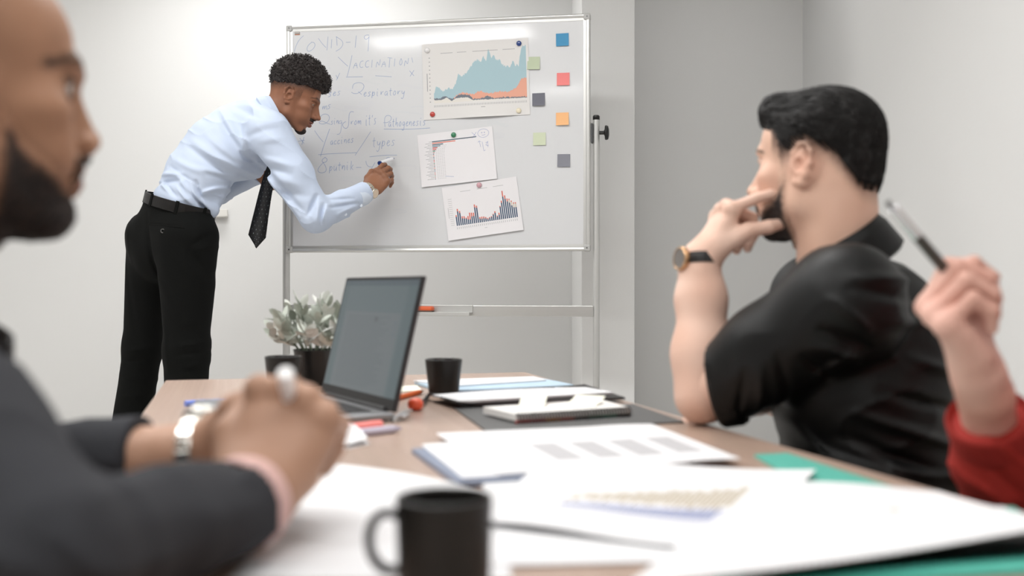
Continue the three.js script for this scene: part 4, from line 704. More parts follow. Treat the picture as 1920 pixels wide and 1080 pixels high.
  for (let i = 0; i < 1500; i++) {
    const y = 1 - 1.75 * R(), a = R() * 6.283, q = Math.sqrt(Math.max(0, 1 - y * y)); let d = [q * Math.cos(a), y, q * Math.sin(a)], lo = 0, hi = 0.2; const o = [0, 0.075, 0];
    for (let k = 0; k < 18; k++) { const m = (lo + hi) / 2, p = add(o, mul(d, m)); if (hm.at(...p) < 0) lo = m; else hi = m; }
    const p = add(o, mul(d, lo)); if (p[1] < hairline(p[2]) + 0.004) continue;
    const n = unit([hm.at(p[0] + 0.002, p[1], p[2]) - hm.at(p[0] - 0.002, p[1], p[2]), hm.at(p[0], p[1] + 0.002, p[2]) - hm.at(p[0], p[1] - 0.002, p[2]), hm.at(p[0], p[1], p[2] + 0.002) - hm.at(p[0], p[1], p[2] - 0.002)]);
    const dir = unit(add(n, [R() - 0.5, R() - 0.5 + 0.1, R() - 0.3])), g = kinds[Math.floor(R() * 3)].clone().scale(1, 0.8 + 0.6 * R(), 1);
    g.rotateY(R() * 6.28).applyQuaternion(new THREE.Quaternion().setFromUnitVectors(V3(0, 1, 0), V3(...dir))).translate(...add(p, mul(n, -0.003))); curls.push(g);
  }
  const curlsG = place(joined(curls), H.M);
  put('hair', joined([hairMass, curlsG]), phys('#1d1513', 0.62, { sheen: 0.4, sheenColor: new THREE.Color('#6b5650'), sheenRoughness: 0.4 }), person);
  const gw = (x, y, z) => { let w = 0; if (z > 0.055 && y < -0.072 && Math.abs(x) < 0.03) w = smooth(-y, 0.083, 0.093) * smooth(0.03 - Math.abs(x), 0, 0.012); if (z > 0.09 && y > -0.048 && y < -0.033 && Math.abs(x) < 0.028) w = Math.max(w, smooth(y, -0.048, -0.045) * smooth(-y, 0.033, 0.036)); return w; };
  put('beard', place(surface(shell(hf, (x, y, z) => { const w = gw(x, y, z); return w < 0.2 ? -1 : 0.0018 * w + 0.0008 * noise3(x * 400, y * 400, z * 400); }), [-0.045, -0.125, 0.05], [0.045, -0.025, 0.125], 0.0022), H.M), std('#251a15', 0.85), person);
  // shirt
  const SF = new Field();
  SF.chain([[A, 0.100], [B, 0.102], [C, 0.114], [D, 0.106], [E, 0.056]], 0.04, { w: Rt, s: 1.42 });
  SF.cap(W(478, 226, 3.80), 0.066, W(500, 242, 3.54), 0.070, 0.05);
  SF.chain([[shR, 0.074], [W(548, 325, 3.52), 0.066], [elR, 0.058]], 0.035).chain([[elR, 0.056], [W(640, 384, 3.64), 0.047], [W(687, 360, 3.73), 0.036]], 0.02);
  SF.chain([[shL, 0.068], [lerp3(shL, elL, 0.5), 0.056], [elL, 0.042]], 0.03).chain([[elL, 0.040], [wrL, 0.032]], 0.02);
  SF.ell(W(466, 296, 3.70), [0.085, 0.075, 0.11], 0.04).cap(W(395, 392, 3.56), 0.03, W(390, 372, 3.58), 0.05, 0.04);
  SF.cut(W(683, 362, 3.722), sub(wrR, elR), 0.12).cut(lerp3(elL, wrL, 0.93), sub(wrL, elL), 0.1).cut(W(337, 391, 3.6), [-0.27, -0.96, 0], 0.3);
  SF.folds([
    [411, 215, 460, 292, 7, -5], [460, 292, 503, 338, 6, -5], [425, 222, 470, 290, 7, 4], [302, 327, 352, 331, 5, 6], [284, 345, 351, 343, 4, -5], [344, 334, 397, 391, 5, 6], [362, 348, 392, 400, 4, -6], [390, 366, 428, 350, 5, 5], [365, 264, 443, 320, 7, 3.5], [358, 276, 430, 328, 6, -3], [397, 257, 453, 306, 6, 3], [330, 300, 392, 330, 6, 3],
    [320, 312, 380, 350, 5, -3.5], [300, 340, 330, 362, 4, 5], [318, 348, 345, 372, 4, -4], [345, 355, 372, 385, 4, 4], [380, 345, 388, 385, 4, -4], [420, 300, 478, 330, 6, 3.5], [400, 330, 470, 345, 5, -3.5], [380, 320, 455, 338, 6, 3],
    [477, 303, 567, 408, 4, 6], [488, 298, 580, 404, 5, -5], [500, 316, 556, 333, 6, -5], [510, 305, 562, 318, 6, 4], [520, 340, 575, 352, 7, 3], [530, 365, 590, 372, 7, -3], [585, 407, 600, 370, 4, -7], [605, 383, 602, 423, 4, 5], [612, 385, 608, 420, 3, -5], [619, 388, 611, 418, 4, 5], [620, 391, 662, 377, 3.5, -4.5], [622, 374, 655, 369, 3.5, -4], [633, 403, 658, 386, 4, 4], [640, 402, 664, 388, 3, -3.5],
    [440, 200, 500, 232, 6, -3], [455, 192, 505, 216, 6, 3], [480, 262, 530, 250, 7, -4], [500, 275, 545, 268, 7, 3], [470, 255, 460, 300, 6, 3],
  ], 3.55, -3.72, -3.2);
  SF.folds([[330, 270, 300, 330, 5, 4], [345, 268, 315, 330, 5, -3], [372, 215, 400, 200, 6, 3]], 3.7, -3.95, -3.6);
  for (const b of SF.bumps) b.h *= 1.7;
  SF.warp = (x, y, z) => 0.003 * noise3(x * 11 + y * 6, y * 13, z * 11) - 0.0035 * Math.pow(1 - Math.abs(noise3(x * 9 + y * 16, y * 5 - x * 4, z * 9 + 3)), 5) + 0.001 * noise3(x * 30, y * 26 + x * 12, z * 28);
  const shirtMat = phys('#bcc8dc', 0.8, { sheen: 0.2, sheenRoughness: 0.6 });
  put('shirt', SF.mesh(0.0045), shirtMat, person);
  const neckAxis = unit([0.86, 0.46, -0.20]);
  put('collar', band(W(515, 213, 3.64), neckAxis, [-0.46, 0.86, 0], 0.0615, 0.064, [[0.016, -0.032], [0.010, -0.005], [0.0015, 0.012], [-0.002, 0.012], [-0.001, -0.03], [0.010, -0.036]], 0, Math.PI * 2, 64), shirtMat, person);
  const fa = unit(sub(wrR, elR));
  const cuff = put('cuff', band(W(676, 367, 3.705), fa, [0, 1, 0], 0.0345, 0.0345, [[0.0035, -0.033], [0.0035, 0.019], [0.0015, 0.0205], [0, 0.019], [0, -0.033]], 0, Math.PI * 2, 48), phys('#ced8e6', 0.8), person);
  for (const [u, v] of [[677, 385], [648, 402]]) put('button', new THREE.CylinderGeometry(0.0055, 0.0055, 0.0025, 18).rotateX(Math.PI / 2).translate(...(() => { let d = 3.4; for (let i = 0; i < 60; i++) { const e = SF.at(...W(u, v, d)); if (e < 0.0005) break; d += Math.max(0.0005, e * 0.7); } return W(u, v, Math.min(d, 3.72) - 0.003); })()), phys('#dfe6f0', 0.25), cuff);
  // tie: a flat tapering strip with a pointed end
  {
    const path = [[537, 250, 3.66, 9], [522, 285, 3.65, 10], [505, 330, 3.64, 11], [497, 365, 3.63, 12.5], [489, 405, 3.63, 14.5], [482, 443, 3.63, 16.5], [479, 463, 3.63, 1.5]], P = [], I = [], UV = [], n = path.length;
    path.forEach(([u, v, d, w], i) => { for (const [k, e] of [[-1, 0], [0, 0.005], [1, 0], [0, -0.004]]) { const lift = i === n - 1 ? 0 : 0; P.push(...add(W(u + k * w, v + k * (i >= n - 2 ? 3 : 1) + lift, d), [0, 0, e])); UV.push(k * 0.5 + 0.5, i / (n - 1)); } });
    for (let i = 0; i + 1 < n; i++) for (let k = 0; k < 4; k++) { const a = i * 4 + k, b = i * 4 + (k + 1) % 4; I.push(a, a + 4, b, b, a + 4, b + 4); }
    let g = new THREE.BufferGeometry(); g.setAttribute('position', new THREE.Float32BufferAttribute(P, 3)); g.setAttribute('uv', new THREE.Float32BufferAttribute(UV, 2)); g.setIndex(I); g.computeVertexNormals();
    const dots = canvasTex(128, 512, (c, w, h) => { c.fillStyle = '#0d0d10'; c.fillRect(0, 0, w, h); const r = rng(4); for (let y = 10; y < h; y += 17) for (let x = (y / 17 % 2) * 15 + 12; x < w; x += 30) { c.fillStyle = `rgba(190,200,205,${0.25 + 0.4 * r()})`; c.beginPath(); c.ellipse(x, y, 2.6, 3.2, 0, 0, 7); c.fill(); } });
    put('tie', g, std('#ffffff', 0.6, { map: dots, side: THREE.DoubleSide }), person);
  }
  // trousers, belt
  const TF = new Field(), waist = W(340, 384, 3.6), mid = W(322, 460, 3.63);
  TF.cap(waist, 0.117, mid, 0.117, 0.03, { w: Rt, s: 1.32 }).cap(hipR, 0.108, knR, 0.076, 0.03).cap(knR, 0.076, anR, 0.07, 0.03).cap(hipL, 0.099, knL, 0.068, 0.03).cap(knL, 0.068, anL, 0.068, 0.03).ell(W(297, 474, 3.66), [0.082, 0.10, 0.115], 0.05);
  TF.cap(W(302, 392, 3.62), 0.050, W(291, 440, 3.66), 0.090, 0.05);
  TF.cut(W(336, 379, 3.6), [0.27, 0.96, 0], 0.3).cut([anR[0], 0.06, anR[2]], [0, -1, 0], 0.2).cut([anL[0], 0.06, anL[2]], [0, -1, 0], 0.2);
  TF.folds([[272, 400, 290, 560, 5, -5], [280, 440, 300, 640, 6, -4], [285, 420, 345, 427, 2.5, -3], [340, 470, 395, 540, 7, 3], [350, 455, 396, 515, 6, -3], [300, 520, 345, 600, 8, 3], [372, 460, 396, 440, 4, -5], [380, 470, 398, 462, 5, 5], [330, 650, 385, 640, 6, 4], [330, 665, 388, 660, 5, -4], [345, 690, 385, 680, 5, 3.5], [340, 610, 380, 600, 7, 2.5], [310, 600, 318, 700, 5, 3]], 3.5, -3.7, -3.3);
  TF.folds([[232, 660, 290, 650, 5, 4], [228, 680, 285, 672, 5, -4], [225, 705, 285, 715, 6, 4], [240, 470, 262, 620, 6, -3], [222, 745, 280, 740, 6, 3], [255, 400, 262, 500, 6, 3]], 3.7, -3.95, -3.55);
  TF.warp = (x, y, z) => 0.0022 * noise3(x * 14, y * 9, z * 14);
  const trouserMat = phys('#060706', 0.9, { specularIntensity: 0.35, sheen: 0.03, sheenColor: new THREE.Color('#3c3a3a'), sheenRoughness: 0.5 });
  const trousers = put('trousers', TF.mesh(0.007), trouserMat, person);
  const onCloth = (F, u, v) => { let d = 3.2; for (let i = 0; i < 60; i++) { const e = F.at(...W(u, v, d)); if (e < 0.0005) break; d += Math.max(0.0005, e * 0.7); } return W(u, v, d); };
  put('pocket_button', new THREE.TorusGeometry(0.0062, 0.0018, 8, 20).translate(...onCloth(TF, 305, 433)), std('#4a4846', 0.3), trousers);
  put('pocket_welt', tube([278, 292, 306, 320, 334, 346].map((u) => onCloth(TF, u, 420 + (u - 278) * 0.11)), 0.0022, 20, 8), trouserMat, trousers);
  const beltAxis = unit([0.26, 0.955, 0.05]), beltAt = W(338, 386, 3.60), leather = phys('#0f0c0b', 0.4, { specularIntensity: 0.6 });
  const belt = put('belt', band(beltAt, beltAxis, Fw, 0.117, 0.158, [[0.005, -0.018], [0.006, 0], [0.005, 0.018], [0.001, 0.019], [0.001, -0.019]], 0, Math.PI * 2, 80), leather, person);
  const bs = unit(sub(Fw, mul(beltAxis, dot(Fw, beltAxis)))), bz = cross(bs, beltAxis);
  for (const t of [2.75, 1.95, 1.15, 3.6, -0.8]) { const p = add(beltAt, add(mul(bs, Math.cos(t) * 0.1235), mul(bz, Math.sin(t) * 0.1645))), o = unit(add(mul(bs, Math.cos(t)), mul(bz, Math.sin(t)))); put('belt_loop', rbox(0.012, 0.046, 0.004, 0.0015).applyMatrix4(new THREE.Matrix4().makeBasis(V3(...cross(beltAxis, o)), V3(...beltAxis), V3(...o)).setPosition(...p)), trouserMat, trousers); }
  put('buckle', rbox(0.05, 0.042, 0.006, 0.004).applyMatrix4(new THREE.Matrix4().makeBasis(V3(...cross(beltAxis, bs)), V3(...beltAxis), V3(...bs)).setPosition(...add(beltAt, mul(bs, 0.125)))), silver, belt, 'metal buckle');
  // shoes
  for (const a of [anR, anL]) { const S = new Field(); S.cap([a[0], 0.05, a[2]], 0.042, [a[0], 0.085, a[2]], 0.045, 0.02).chain([[add([a[0], 0.045, a[2]], mul(Fw, -0.04)), 0.043], [add([a[0], 0.042, a[2]], mul(Fw, 0.09)), 0.041], [add([a[0], 0.034, a[2]], mul(Fw, 0.19)), 0.03]], 0.02).clip([0, 0.002, 0], [0, -1, 0], 0.004); put('shoe', S.mesh(0.006), phys('#121110', 0.3, { clearcoat: 0.4 }), person); }
  // wristwatch
  {
    const steel = std('#cfc8b8', 0.25, { metalness: 0.9 }), c = lerp3(elR, wrR, 0.985), wa = fa, out = unit([0.25, -0.45, 0.86]), o2 = unit(sub(out, mul(wa, dot(out, wa))));
    const w = put('wristwatch', band(add(c, mul(wa, 0.004)), wa, o2, 0.0275, 0.0285, [[0.003, -0.007], [0.004, 0], [0.003, 0.007], [0.0005, 0.007], [0.0005, -0.007]], 0, Math.PI * 2, 40), steel, person, 'steel wristwatch with a linked bracelet');
    for (let i = 0; i < 22; i++) { const t = 0.75 + i * (Math.PI * 2 - 1.5) / 21, q = add(add(c, mul(wa, 0.004)), add(mul(o2, Math.cos(t) * 0.0312), mul(cross(o2, wa), Math.sin(t) * 0.0322))), n = unit(add(mul(o2, Math.cos(t)), mul(cross(o2, wa), Math.sin(t)))); put('link', rbox(0.0072, 0.0125, 0.003, 0.001, 0, 0, 0, 1).applyMatrix4(new THREE.Matrix4().makeBasis(V3(...cross(wa, n)), V3(...wa), V3(...n)).setPosition(...q)), steel, w); }
    const m4 = new THREE.Matrix4().makeBasis(V3(...cross(wa, o2)), V3(...o2), V3(...mul(wa, -1))).setPosition(...add(add(c, mul(wa, 0.004)), mul(o2, 0.031)));
    put('case', lathe([[0, -0.004], [0.0165, -0.004], [0.0195, 0], [0.0195, 0.003], [0.0175, 0.0055], [0.016, 0.0055], [0.016, 0.0042], [0, 0.0042]], 40).applyMatrix4(m4), steel, w);
    put('dial', new THREE.CylinderGeometry(0.0158, 0.0158, 0.0008, 36).translate(0, 0.0047, 0).applyMatrix4(m4), phys('#d9c6b0', 0.25), w, 'cream dial');
  }
  // marker
  const e0 = W(711, 306, 3.845), e1 = W(739, 297, 3.940), md = unit(sub(e1, e0)), ml = len(sub(e1, e0));
  const mk = thing('whiteboard_marker', 'white marker with a dark blue end held against the whiteboard by the writing man', 'marker', e0), at = (t) => add(e0, mul(md, ml * t));
  put('end_plug', rod(at(0), at(0.07), 0.0078, 0.0078, 24), std('#1f3a7a', 0.4), mk, 'dark blue end plug'); put('barrel', rod(at(0.07), at(0.86), 0.0074, 0.0074, 24), std('#e9eaee', 0.35), mk); put('nib_cone', rod(at(0.86), at(0.96), 0.006, 0.0028, 20), std('#1f3a7a', 0.4), mk); put('nib', rod(at(0.96), at(1.0), 0.0022, 0.0015, 12), std('#16264f', 0.8), mk);
}

// ---------------------------------------------------------------- the people at the table
const piece = (pts) => (z) => { for (let i = 0; i + 1 < pts.length; i++) if (z >= pts[i + 1][0]) { const t = (z - pts[i][0]) / (pts[i + 1][0] - pts[i][0]); return pts[i][1] + (pts[i + 1][1] - pts[i][1]) * Math.max(0, t); } return pts[pts.length - 1][1]; };
const gradOf = (f, p, e = 0.002) => unit([f(p[0] + e, p[1], p[2]) - f(p[0] - e, p[1], p[2]), f(p[0], p[1] + e, p[2]) - f(p[0], p[1] - e, p[2]), f(p[0], p[1], p[2] + e) - f(p[0], p[1], p[2] - e)]);
// combed strands lying on a hair mass f, in head axes
function strands(f, keep, comb, n, seed, L, r0, o = [0, 0.06, -0.01]) {
  const R = rng(seed), out = [];
  for (let i = 0; i < n; i++) {
    const y = 1 - 1.8 * R(), a = R() * 6.283, q = Math.sqrt(Math.max(0, 1 - y * y)), d = [q * Math.cos(a), y, q * Math.sin(a)]; let lo = 0, hi = 0.2;
    for (let k = 0; k < 16; k++) { const m = (lo + hi) / 2; if (f(...add(o, mul(d, m))) < 0) lo = m; else hi = m; }
    let p = add(o, mul(d, lo)); if (!keep(...p)) continue;
    const pts = [], wob = [R() - 0.5, R() - 0.5, R() - 0.5], l = L * (0.6 + 0.7 * R());
    for (let k = 0; k < 5; k++) { const nn = gradOf(f, p); let c = add(comb(...p), mul(wob, 0.35)); c = unit(sub(c, mul(nn, dot(c, nn)))); const off = 0.0004 + 0.0016 * (k / 4) * R(); pts.push(add(p, mul(nn, off))); p = add(p, mul(c, l / 4)); p = sub(p, mul(nn, f(...p))); }
    out.push(tube(pts, r0 * (0.7 + 0.6 * R()), 5, 4));
  }
  return joined(out);
}
// beard weight: below a line from the sideburn to the mouth, with a moustache
const beardLine = piece([[0.12, -0.060], [0.095, -0.0585], [0.07, -0.044], [0.045, -0.028], [0.03, -0.004], [0.016, 0.03], [0.0, 0.035]]);
function beardWeight(x, y, z) {
  const ax = Math.abs(x); let w = 0;
  if (z > 0.008) w = smooth(beardLine(z) - y, -0.006, 0.030) * smooth(z, 0.014, 0.04) * smooth(ax + (y < -0.07 ? 0.06 : 0), z > 0.085 && y > -0.066 ? 0.022 : -1, z > 0.085 && y > -0.066 ? 0.03 : -0.5) * smooth(y, -0.135, -0.118);
  if (z > 0.085 && y < -0.0335 && y > -0.049 && ax < 0.031) w = Math.max(w, smooth(-0.0335 - y, 0, 0.004) * smooth(0.031 - ax, 0, 0.006));
  if (z > 0.08 && ax > 0.0235 && ax < 0.034 && y < -0.04 && y > -0.07) w = Math.max(w, 0.8);
  if (Math.hypot(ax / 0.0235, (y + 0.0545) / 0.0115) < 1 && z > 0.085) w = 0;
  return w;
}
const beardTone = (skin, hair) => { const a = lin(skin), b = lin(hair); return (x, y, z) => mixc(a, b, 0.12 + 0.88 * smooth(beardWeight(x, y, z) + 0.15 * noise3(x * 300, y * 300, z * 300), 0.25, 1.0)); };
// a chair with a low upholstered back; local +z is where the sitter looks
function chair(pos, turn, label) {
  const c = thing('meeting_chair', label, 'chair', pos, turn, 'cream chairs at the conference table'), cream = std('#cfc3b2', 0.7), metal = std('#9a9a9a', 0.3, { metalness: 0.8 });
  local('seat', rbox(0.46, 0.07, 0.46, 0.025, 0, 0.395, 0.0, 4), cream, c);
  const b = rbox(0.44, 0.27, 0.045, 0.02, 0, 0, 0, 4).rotateX(-0.12).translate(0, 0.545, -0.225); local('backrest', b, cream, c);
  for (const sx of [-1, 1]) for (const sz of [-1, 1]) local('leg', rod([sx * 0.2, 0.37, sz * 0.19], [sx * 0.22, 0.0, sz * 0.22], 0.011, 0.009, 14), metal, c);
  for (const sx of [-1, 1]) local('back_support', rod([sx * 0.17, 0.37, -0.2], [sx * 0.17, 0.5, -0.215], 0.01, 0.01, 12), metal, c);
  return c;
}
function legsOf(person, hips, knees, ankles, Fd, mat, shoe) {
  const T2 = new Field(); const mid = lerp3(hips[0], hips[1], 0.5); T2.cap(hips[0], 0.10, hips[1], 0.10, 0.05).cap(mid, 0.12, add(mid, [0, 0.1, 0]), 0.12, 0.04, { w: sub(hips[0], hips[1]), s: 1.25 });
  for (let i = 0; i < 2; i++) T2.cap(hips[i], 0.092, knees[i], 0.07, 0.03).cap(knees[i], 0.07, ankles[i], 0.058, 0.03).cut([ankles[i][0], 0.075, ankles[i][2]], [0, -1, 0], 0.2);
  T2.cut(add(mid, [0, 0.13, 0]), [0, 1, 0], 0.4); T2.warp = (x, y, z) => 0.002 * noise3(x * 14, y * 14, z * 14);
  put('trousers', T2.mesh(0.011), mat, person);
  for (const a of ankles) { const S = new Field(); S.cap([a[0], 0.05, a[2]], 0.042, [a[0], 0.09, a[2]], 0.042, 0.02).chain([[add([a[0], 0.045, a[2]], mul(Fd, -0.04)), 0.042], [add([a[0], 0.042, a[2]], mul(Fd, 0.09)), 0.04], [add([a[0], 0.034, a[2]], mul(Fd, 0.18)), 0.03]], 0.02).clip([0, 0.002, 0], [0, -1, 0], 0.004); put('shoe', S.mesh(0.008), shoe, person); }
}
const darkCloth = std('#17181b', 0.85), shoeMat = phys('#131211', 0.35, { clearcoat: 0.3 });

// ---- the man in the black shirt
{
  const person = thing('person', 'seated man with dark swept-back hair and a black shirt resting his cheek on his hand', 'person', [0.58, 0, -1.62]);
  const psi = 43 * Math.PI / 180, H = headFrame(W(1536, 322, 1.66), [-Math.cos(psi), -0.03, -Math.sin(psi)], [0.04, 1, 0], 1.0);
  const Fb = [-0.97, 0, -0.24], Rb = [0.24, 0, -0.97], skinC = { skin: '#dcb7a2', deep: '#cda088', lip: '#bd8478', brow: '#1d1512', flush: '#d98f7c', gaze: [0.1, 0, 1] };
  const hl = piece([[0.12, 0.088], [0.09, 0.084], [0.07, 0.072], [0.055, 0.060], [0.04, 0.047], [0.018, 0.046], [0.0, 0.054], [-0.02, 0.046], [-0.045, 0.033], [-0.065, 0.008], [-0.085, -0.028], [-0.13, -0.042]]);
  const fade = (x, y, z) => Math.max(z < 0.05 ? 0.9 * smooth(y, hl(z) - 0.040, hl(z) + 0.006) + (z > 0.012 && z < 0.036 && y > -0.01 && y < 0.06 ? 0.5 * smooth(y, -0.01, 0.02) : 0) : 0, 0.9 * beardWeight(x, y, z));
  const hf = headField({ nose: 1.02 }), nb = H.toLocal(W(1572, 500, 1.64));
  hf.cap([0, -0.03, -0.03], 0.062, nb, 0.066, 0.035);
  const headG = place(hf.mesh(0.0028, faceColor({ ...skinC, shave: ['#241a17', fade] })), H.M);
  const arm = (() => { const a = lin('#e6c6b5'), b = lin('#d9b09c'); return (x, y, z) => mixc(a, b, 0.5 + 0.5 * noise3(x * 26, y * 26, z * 26)); })();
  const shL = [0.485, 0.900, -1.47], elL = W(1318, 742, 1.625), wrL = W(1313, 482, 1.665), shR = [0.55, 0.90, -1.84], elR = [0.515, 0.715, -1.96], wrR = [0.425, 0.735, -1.735];
  const HF = new Field();
  HF.cap(elL, 0.046, lerp3(elL, wrL, 0.3), 0.047, 0.02).cap(lerp3(elL, wrL, 0.3), 0.047, lerp3(elL, wrL, 0.7), 0.036, 0.02).cap(lerp3(elL, wrL, 0.7), 0.036, wrL, 0.0255, 0.02, { w: [1, 0, 0.3], s: 1.15 });
  hand(HF, { wrist: wrL, side: -1, scale: 1.0, D: [0.49, 0.87, -0.05], P: [0.85, -0.48, -0.2], curl: [[0.66, 0.12, 0.08], [1.45, 1.15, 0.4], [1.5, 1.25, 0.35], [1.5, 1.2, 0.4]], spread: [0.05, 0.02, -0.02, -0.05], thumb: [[0.070, -0.036, 0.040], [0.093, -0.062, 0.042], [0.114, -0.086, 0.034]] });
  HF.clip([0, TABLE + 0.0005, 0], [0, -1, 0], 0.006);
  const handL = HF.mesh(0.003, arm);
  const RF = new Field(); RF.cap(elR, 0.042, wrR, 0.027, 0.02);
  hand(RF, { wrist: wrR, side: 1, scale: 0.98, D: [-0.85, -0.05, 0.35], P: [0, -1, 0.1], curl: [[0.3, 0.4, 0.3], [0.35, 0.5, 0.3], [0.4, 0.5, 0.3], [0.4, 0.5, 0.3]] });
  const handR = RF.mesh(0.0035, arm);
  const pel = [0.60, 0.47, -1.64], mid = [0.585, 0.62, -1.64], che = [0.562, 0.76, -1.64], upr = [0.548, 0.865, -1.645];
  const core = new Field(); core.chain([[pel, 0.10], [mid, 0.105], [che, 0.105], [upr, 0.08]], 0.03, { w: Rb, s: 1.3 }).cap(upr, 0.06, W(1572, 500, 1.64), 0.055, 0.03).chain([[shL, 0.05], [elL, 0.04]], 0.02).chain([[shR, 0.05], [elR, 0.04], [wrR, 0.025]], 0.02).cap(shL, 0.05, shR, 0.05, 0.03);
  put('body', joined([headG, handL, handR, core.mesh(0.012, arm)]), skinMat(), person);
  // hair
  const hm = new Field(); hm.ell([0, 0.058, -0.012], [0.0825, 0.079, 0.0955], 0.02).ell([0, 0.096, 0.052], [0.057, 0.034, 0.042], 0.03).ell([0.0, 0.113, 0.068], [0.042, 0.020, 0.022], 0.025).ell([0, 0.0, -0.066], [0.056, 0.06, 0.034], 0.03);
  const hairF = (x, y, z) => Math.max(hm.at(x, y, z) + 0.0022 * noise3(x * 260, y * 130, z * 70) + 0.002 * noise3(x * 90, y * 60, z * 40), (hl(z) - y) * 0.7 + 0.002 * noise3(x * 300, y * 300, z * 300));
  const mass = place(surface(hairF, [-0.1, -0.075, -0.135], [0.1, 0.165, 0.13], 0.003), H.M);
  const comb = (x, y, z) => { const side = smooth(Math.abs(x), 0.045, 0.075); return [0.25 * x * 10 * (1 - side), (y > 0.05 ? 0.25 : -0.3) - 0.8 * side - (z < -0.06 ? 0.9 : 0), -1]; };
  const st = place(strands((x, y, z) => hm.at(x, y, z), (x, y, z) => y > hl(z) + 0.003, comb, 2600, 31, 0.034, 0.00085), H.M);
  put('hair', joined([mass, st]), phys('#0c0908', 0.6, { specularIntensity: 0.6, sheen: 0.1, sheenColor: new THREE.Color('#4a3a34'), sheenRoughness: 0.4 }), person);
  const bf = shell(hf, (x, y, z) => { const w = beardWeight(x, y, z); return w < 0.25 ? -1 : 0.0035 * smooth(w, 0.25, 0.8) + 0.001 * noise3(x * 400, y * 400, z * 400); });
  put('beard', place(surface(bf, [-0.08, -0.13, 0.0], [0.08, 0.05, 0.13], 0.003, beardTone('#d3ac96', '#1b1412')), H.M), std('#ffffff', 0.8, { vertexColors: true }), person);
  // shirt
  const SF = new Field();
  SF.chain([[pel, 0.125], [mid, 0.136], [che, 0.128], [upr, 0.095]], 0.04, { w: Rb, s: 1.35 }).ell([0.605, 0.83, -1.65], [0.075, 0.125, 0.16], 0.05).cap(shL, 0.072, shR, 0.072, 0.05);
  SF.chain([[shL, 0.082], [lerp3(shL, elL, 0.5), 0.070], [elL, 0.058]], 0.03).chain([[shR, 0.075], [lerp3(shR, elR, 0.6), 0.06]], 0.03);
  const ud = unit(sub(elL, shL)); const cn = unit([-0.90, -0.20, -0.38]), cp = add(elL, mul(ud, -0.034)); SF.cut(cp, cn, 0.13).cut(lerp3(shR, elR, 0.6), sub(elR, shR), 0.1).cut([0.6, 0.46, -1.64], [0, -1, 0], 0.4).cut(W(1566, 472, 1.63), [-0.5, 0.86, 0.1], 0.080);
  SF.folds([[1500, 560, 1560, 610, 8, 6], [1490, 610, 1570, 640, 7, -7], [1480, 640, 1560, 665, 8, 6], [1470, 660, 1530, 700, 7, -5], [1400, 680, 1420, 780, 8, 5], [1430, 660, 1470, 760, 7, -5], [1380, 690, 1385, 790, 6, -4], [1530, 540, 1640, 560, 9, -5], [1540, 520, 1650, 525, 9, 5], [1590, 600, 1700, 600, 10, 4], [1500, 700, 1545, 650, 8, 5]], 1.55, -1.62, -1.2);
  SF.folds([[1560, 760, 1750, 820, 10, 6], [1540, 800, 1720, 870, 10, -5], [1600, 720, 1760, 760, 9, -5], [1620, 850, 1780, 880, 9, 5], [1500, 830, 1640, 880, 9, 5], [1650, 660, 1770, 700, 10, 4], [1480, 790, 1520, 850, 7, 5]], 1.58, -1.75, -1.3);
  for (const b of SF.bumps) b.h *= 1.5;
  SF.warp = (x, y, z) => 0.003 * noise3(x * 11, y * 13, z * 11) - 0.004 * Math.pow(1 - Math.abs(noise3(x * 8 + y * 9, y * 12 - x * 5, z * 9 + 5)), 5);
  const blackShirt = phys('#040505', 0.5, { specularIntensity: 0.55, sheen: 0.04, sheenColor: new THREE.Color('#4b494c'), sheenRoughness: 0.4 });
  const shirt = put('shirt', SF.mesh(0.006), blackShirt, person);
  const na = unit([-0.50, 0.86, 0.05]);
  put('collar', band(W(1574, 458, 1.635), na, [-0.86, -0.5, 0], 0.0735, 0.070, [[0.016, -0.040], [0.008, 0.002], [0.001, 0.016], [-0.002, 0.016], [-0.001, -0.02], [0.010, -0.046]], 0.16, Math.PI * 2 - 0.16, 72, (t) => -0.02 * Math.max(0, Math.cos(t)) ** 4), blackShirt, person);
  put('rolled_cuff', band(add(cp, mul(cn, -0.012)), cn, [0, 1, 0], 0.0625, 0.059, [[0.002, -0.022], [0.0055, -0.015], [0.0055, 0.012], [0.002, 0.017], [-0.001, 0.012], [-0.001, -0.02]], 0, Math.PI * 2, 48), blackShirt, person);
  for (let i = 0; i < 3; i++) put('button', new THREE.CylinderGeometry(0.005, 0.005, 0.003, 16).rotateZ(Math.PI / 2).translate(0.442 + 0.004 * i, 0.86 - 0.07 * i - 0.06, -1.63), std('#1c1c1e', 0.3), shirt);
  legsOf(person, [[0.56, 0.52, -1.55], [0.58, 0.52, -1.73]], [[0.14, 0.50, -1.58], [0.12, 0.50, -1.80]], [[0.16, 0.1, -1.6], [0.14, 0.1, -1.82]], [-0.97, 0, -0.24], darkCloth, shoeMat);
  // gold watch on a black leather strap
  const fa = unit(sub(wrL, elL)), wc = add(wrL, mul(fa, -0.006)), o2 = (() => { const o = [-0.92, 0.2, 0.35]; return unit(sub(o, mul(fa, dot(o, fa)))); })();
  const w = put('wristwatch', band(wc, fa, o2, 0.032, 0.033, [[0.0025, -0.009], [0.0035, 0], [0.0025, 0.009], [0.0005, 0.009], [0.0005, -0.009]], 0, Math.PI * 2, 40), phys('#151314', 0.35, { clearcoat: 0.4 }), person, 'gold watch on a black leather strap');
  const m4 = new THREE.Matrix4().makeBasis(V3(...cross(fa, o2)), V3(...o2), V3(...mul(fa, -1))).setPosition(...add(wc, mul(o2, 0.0355)));
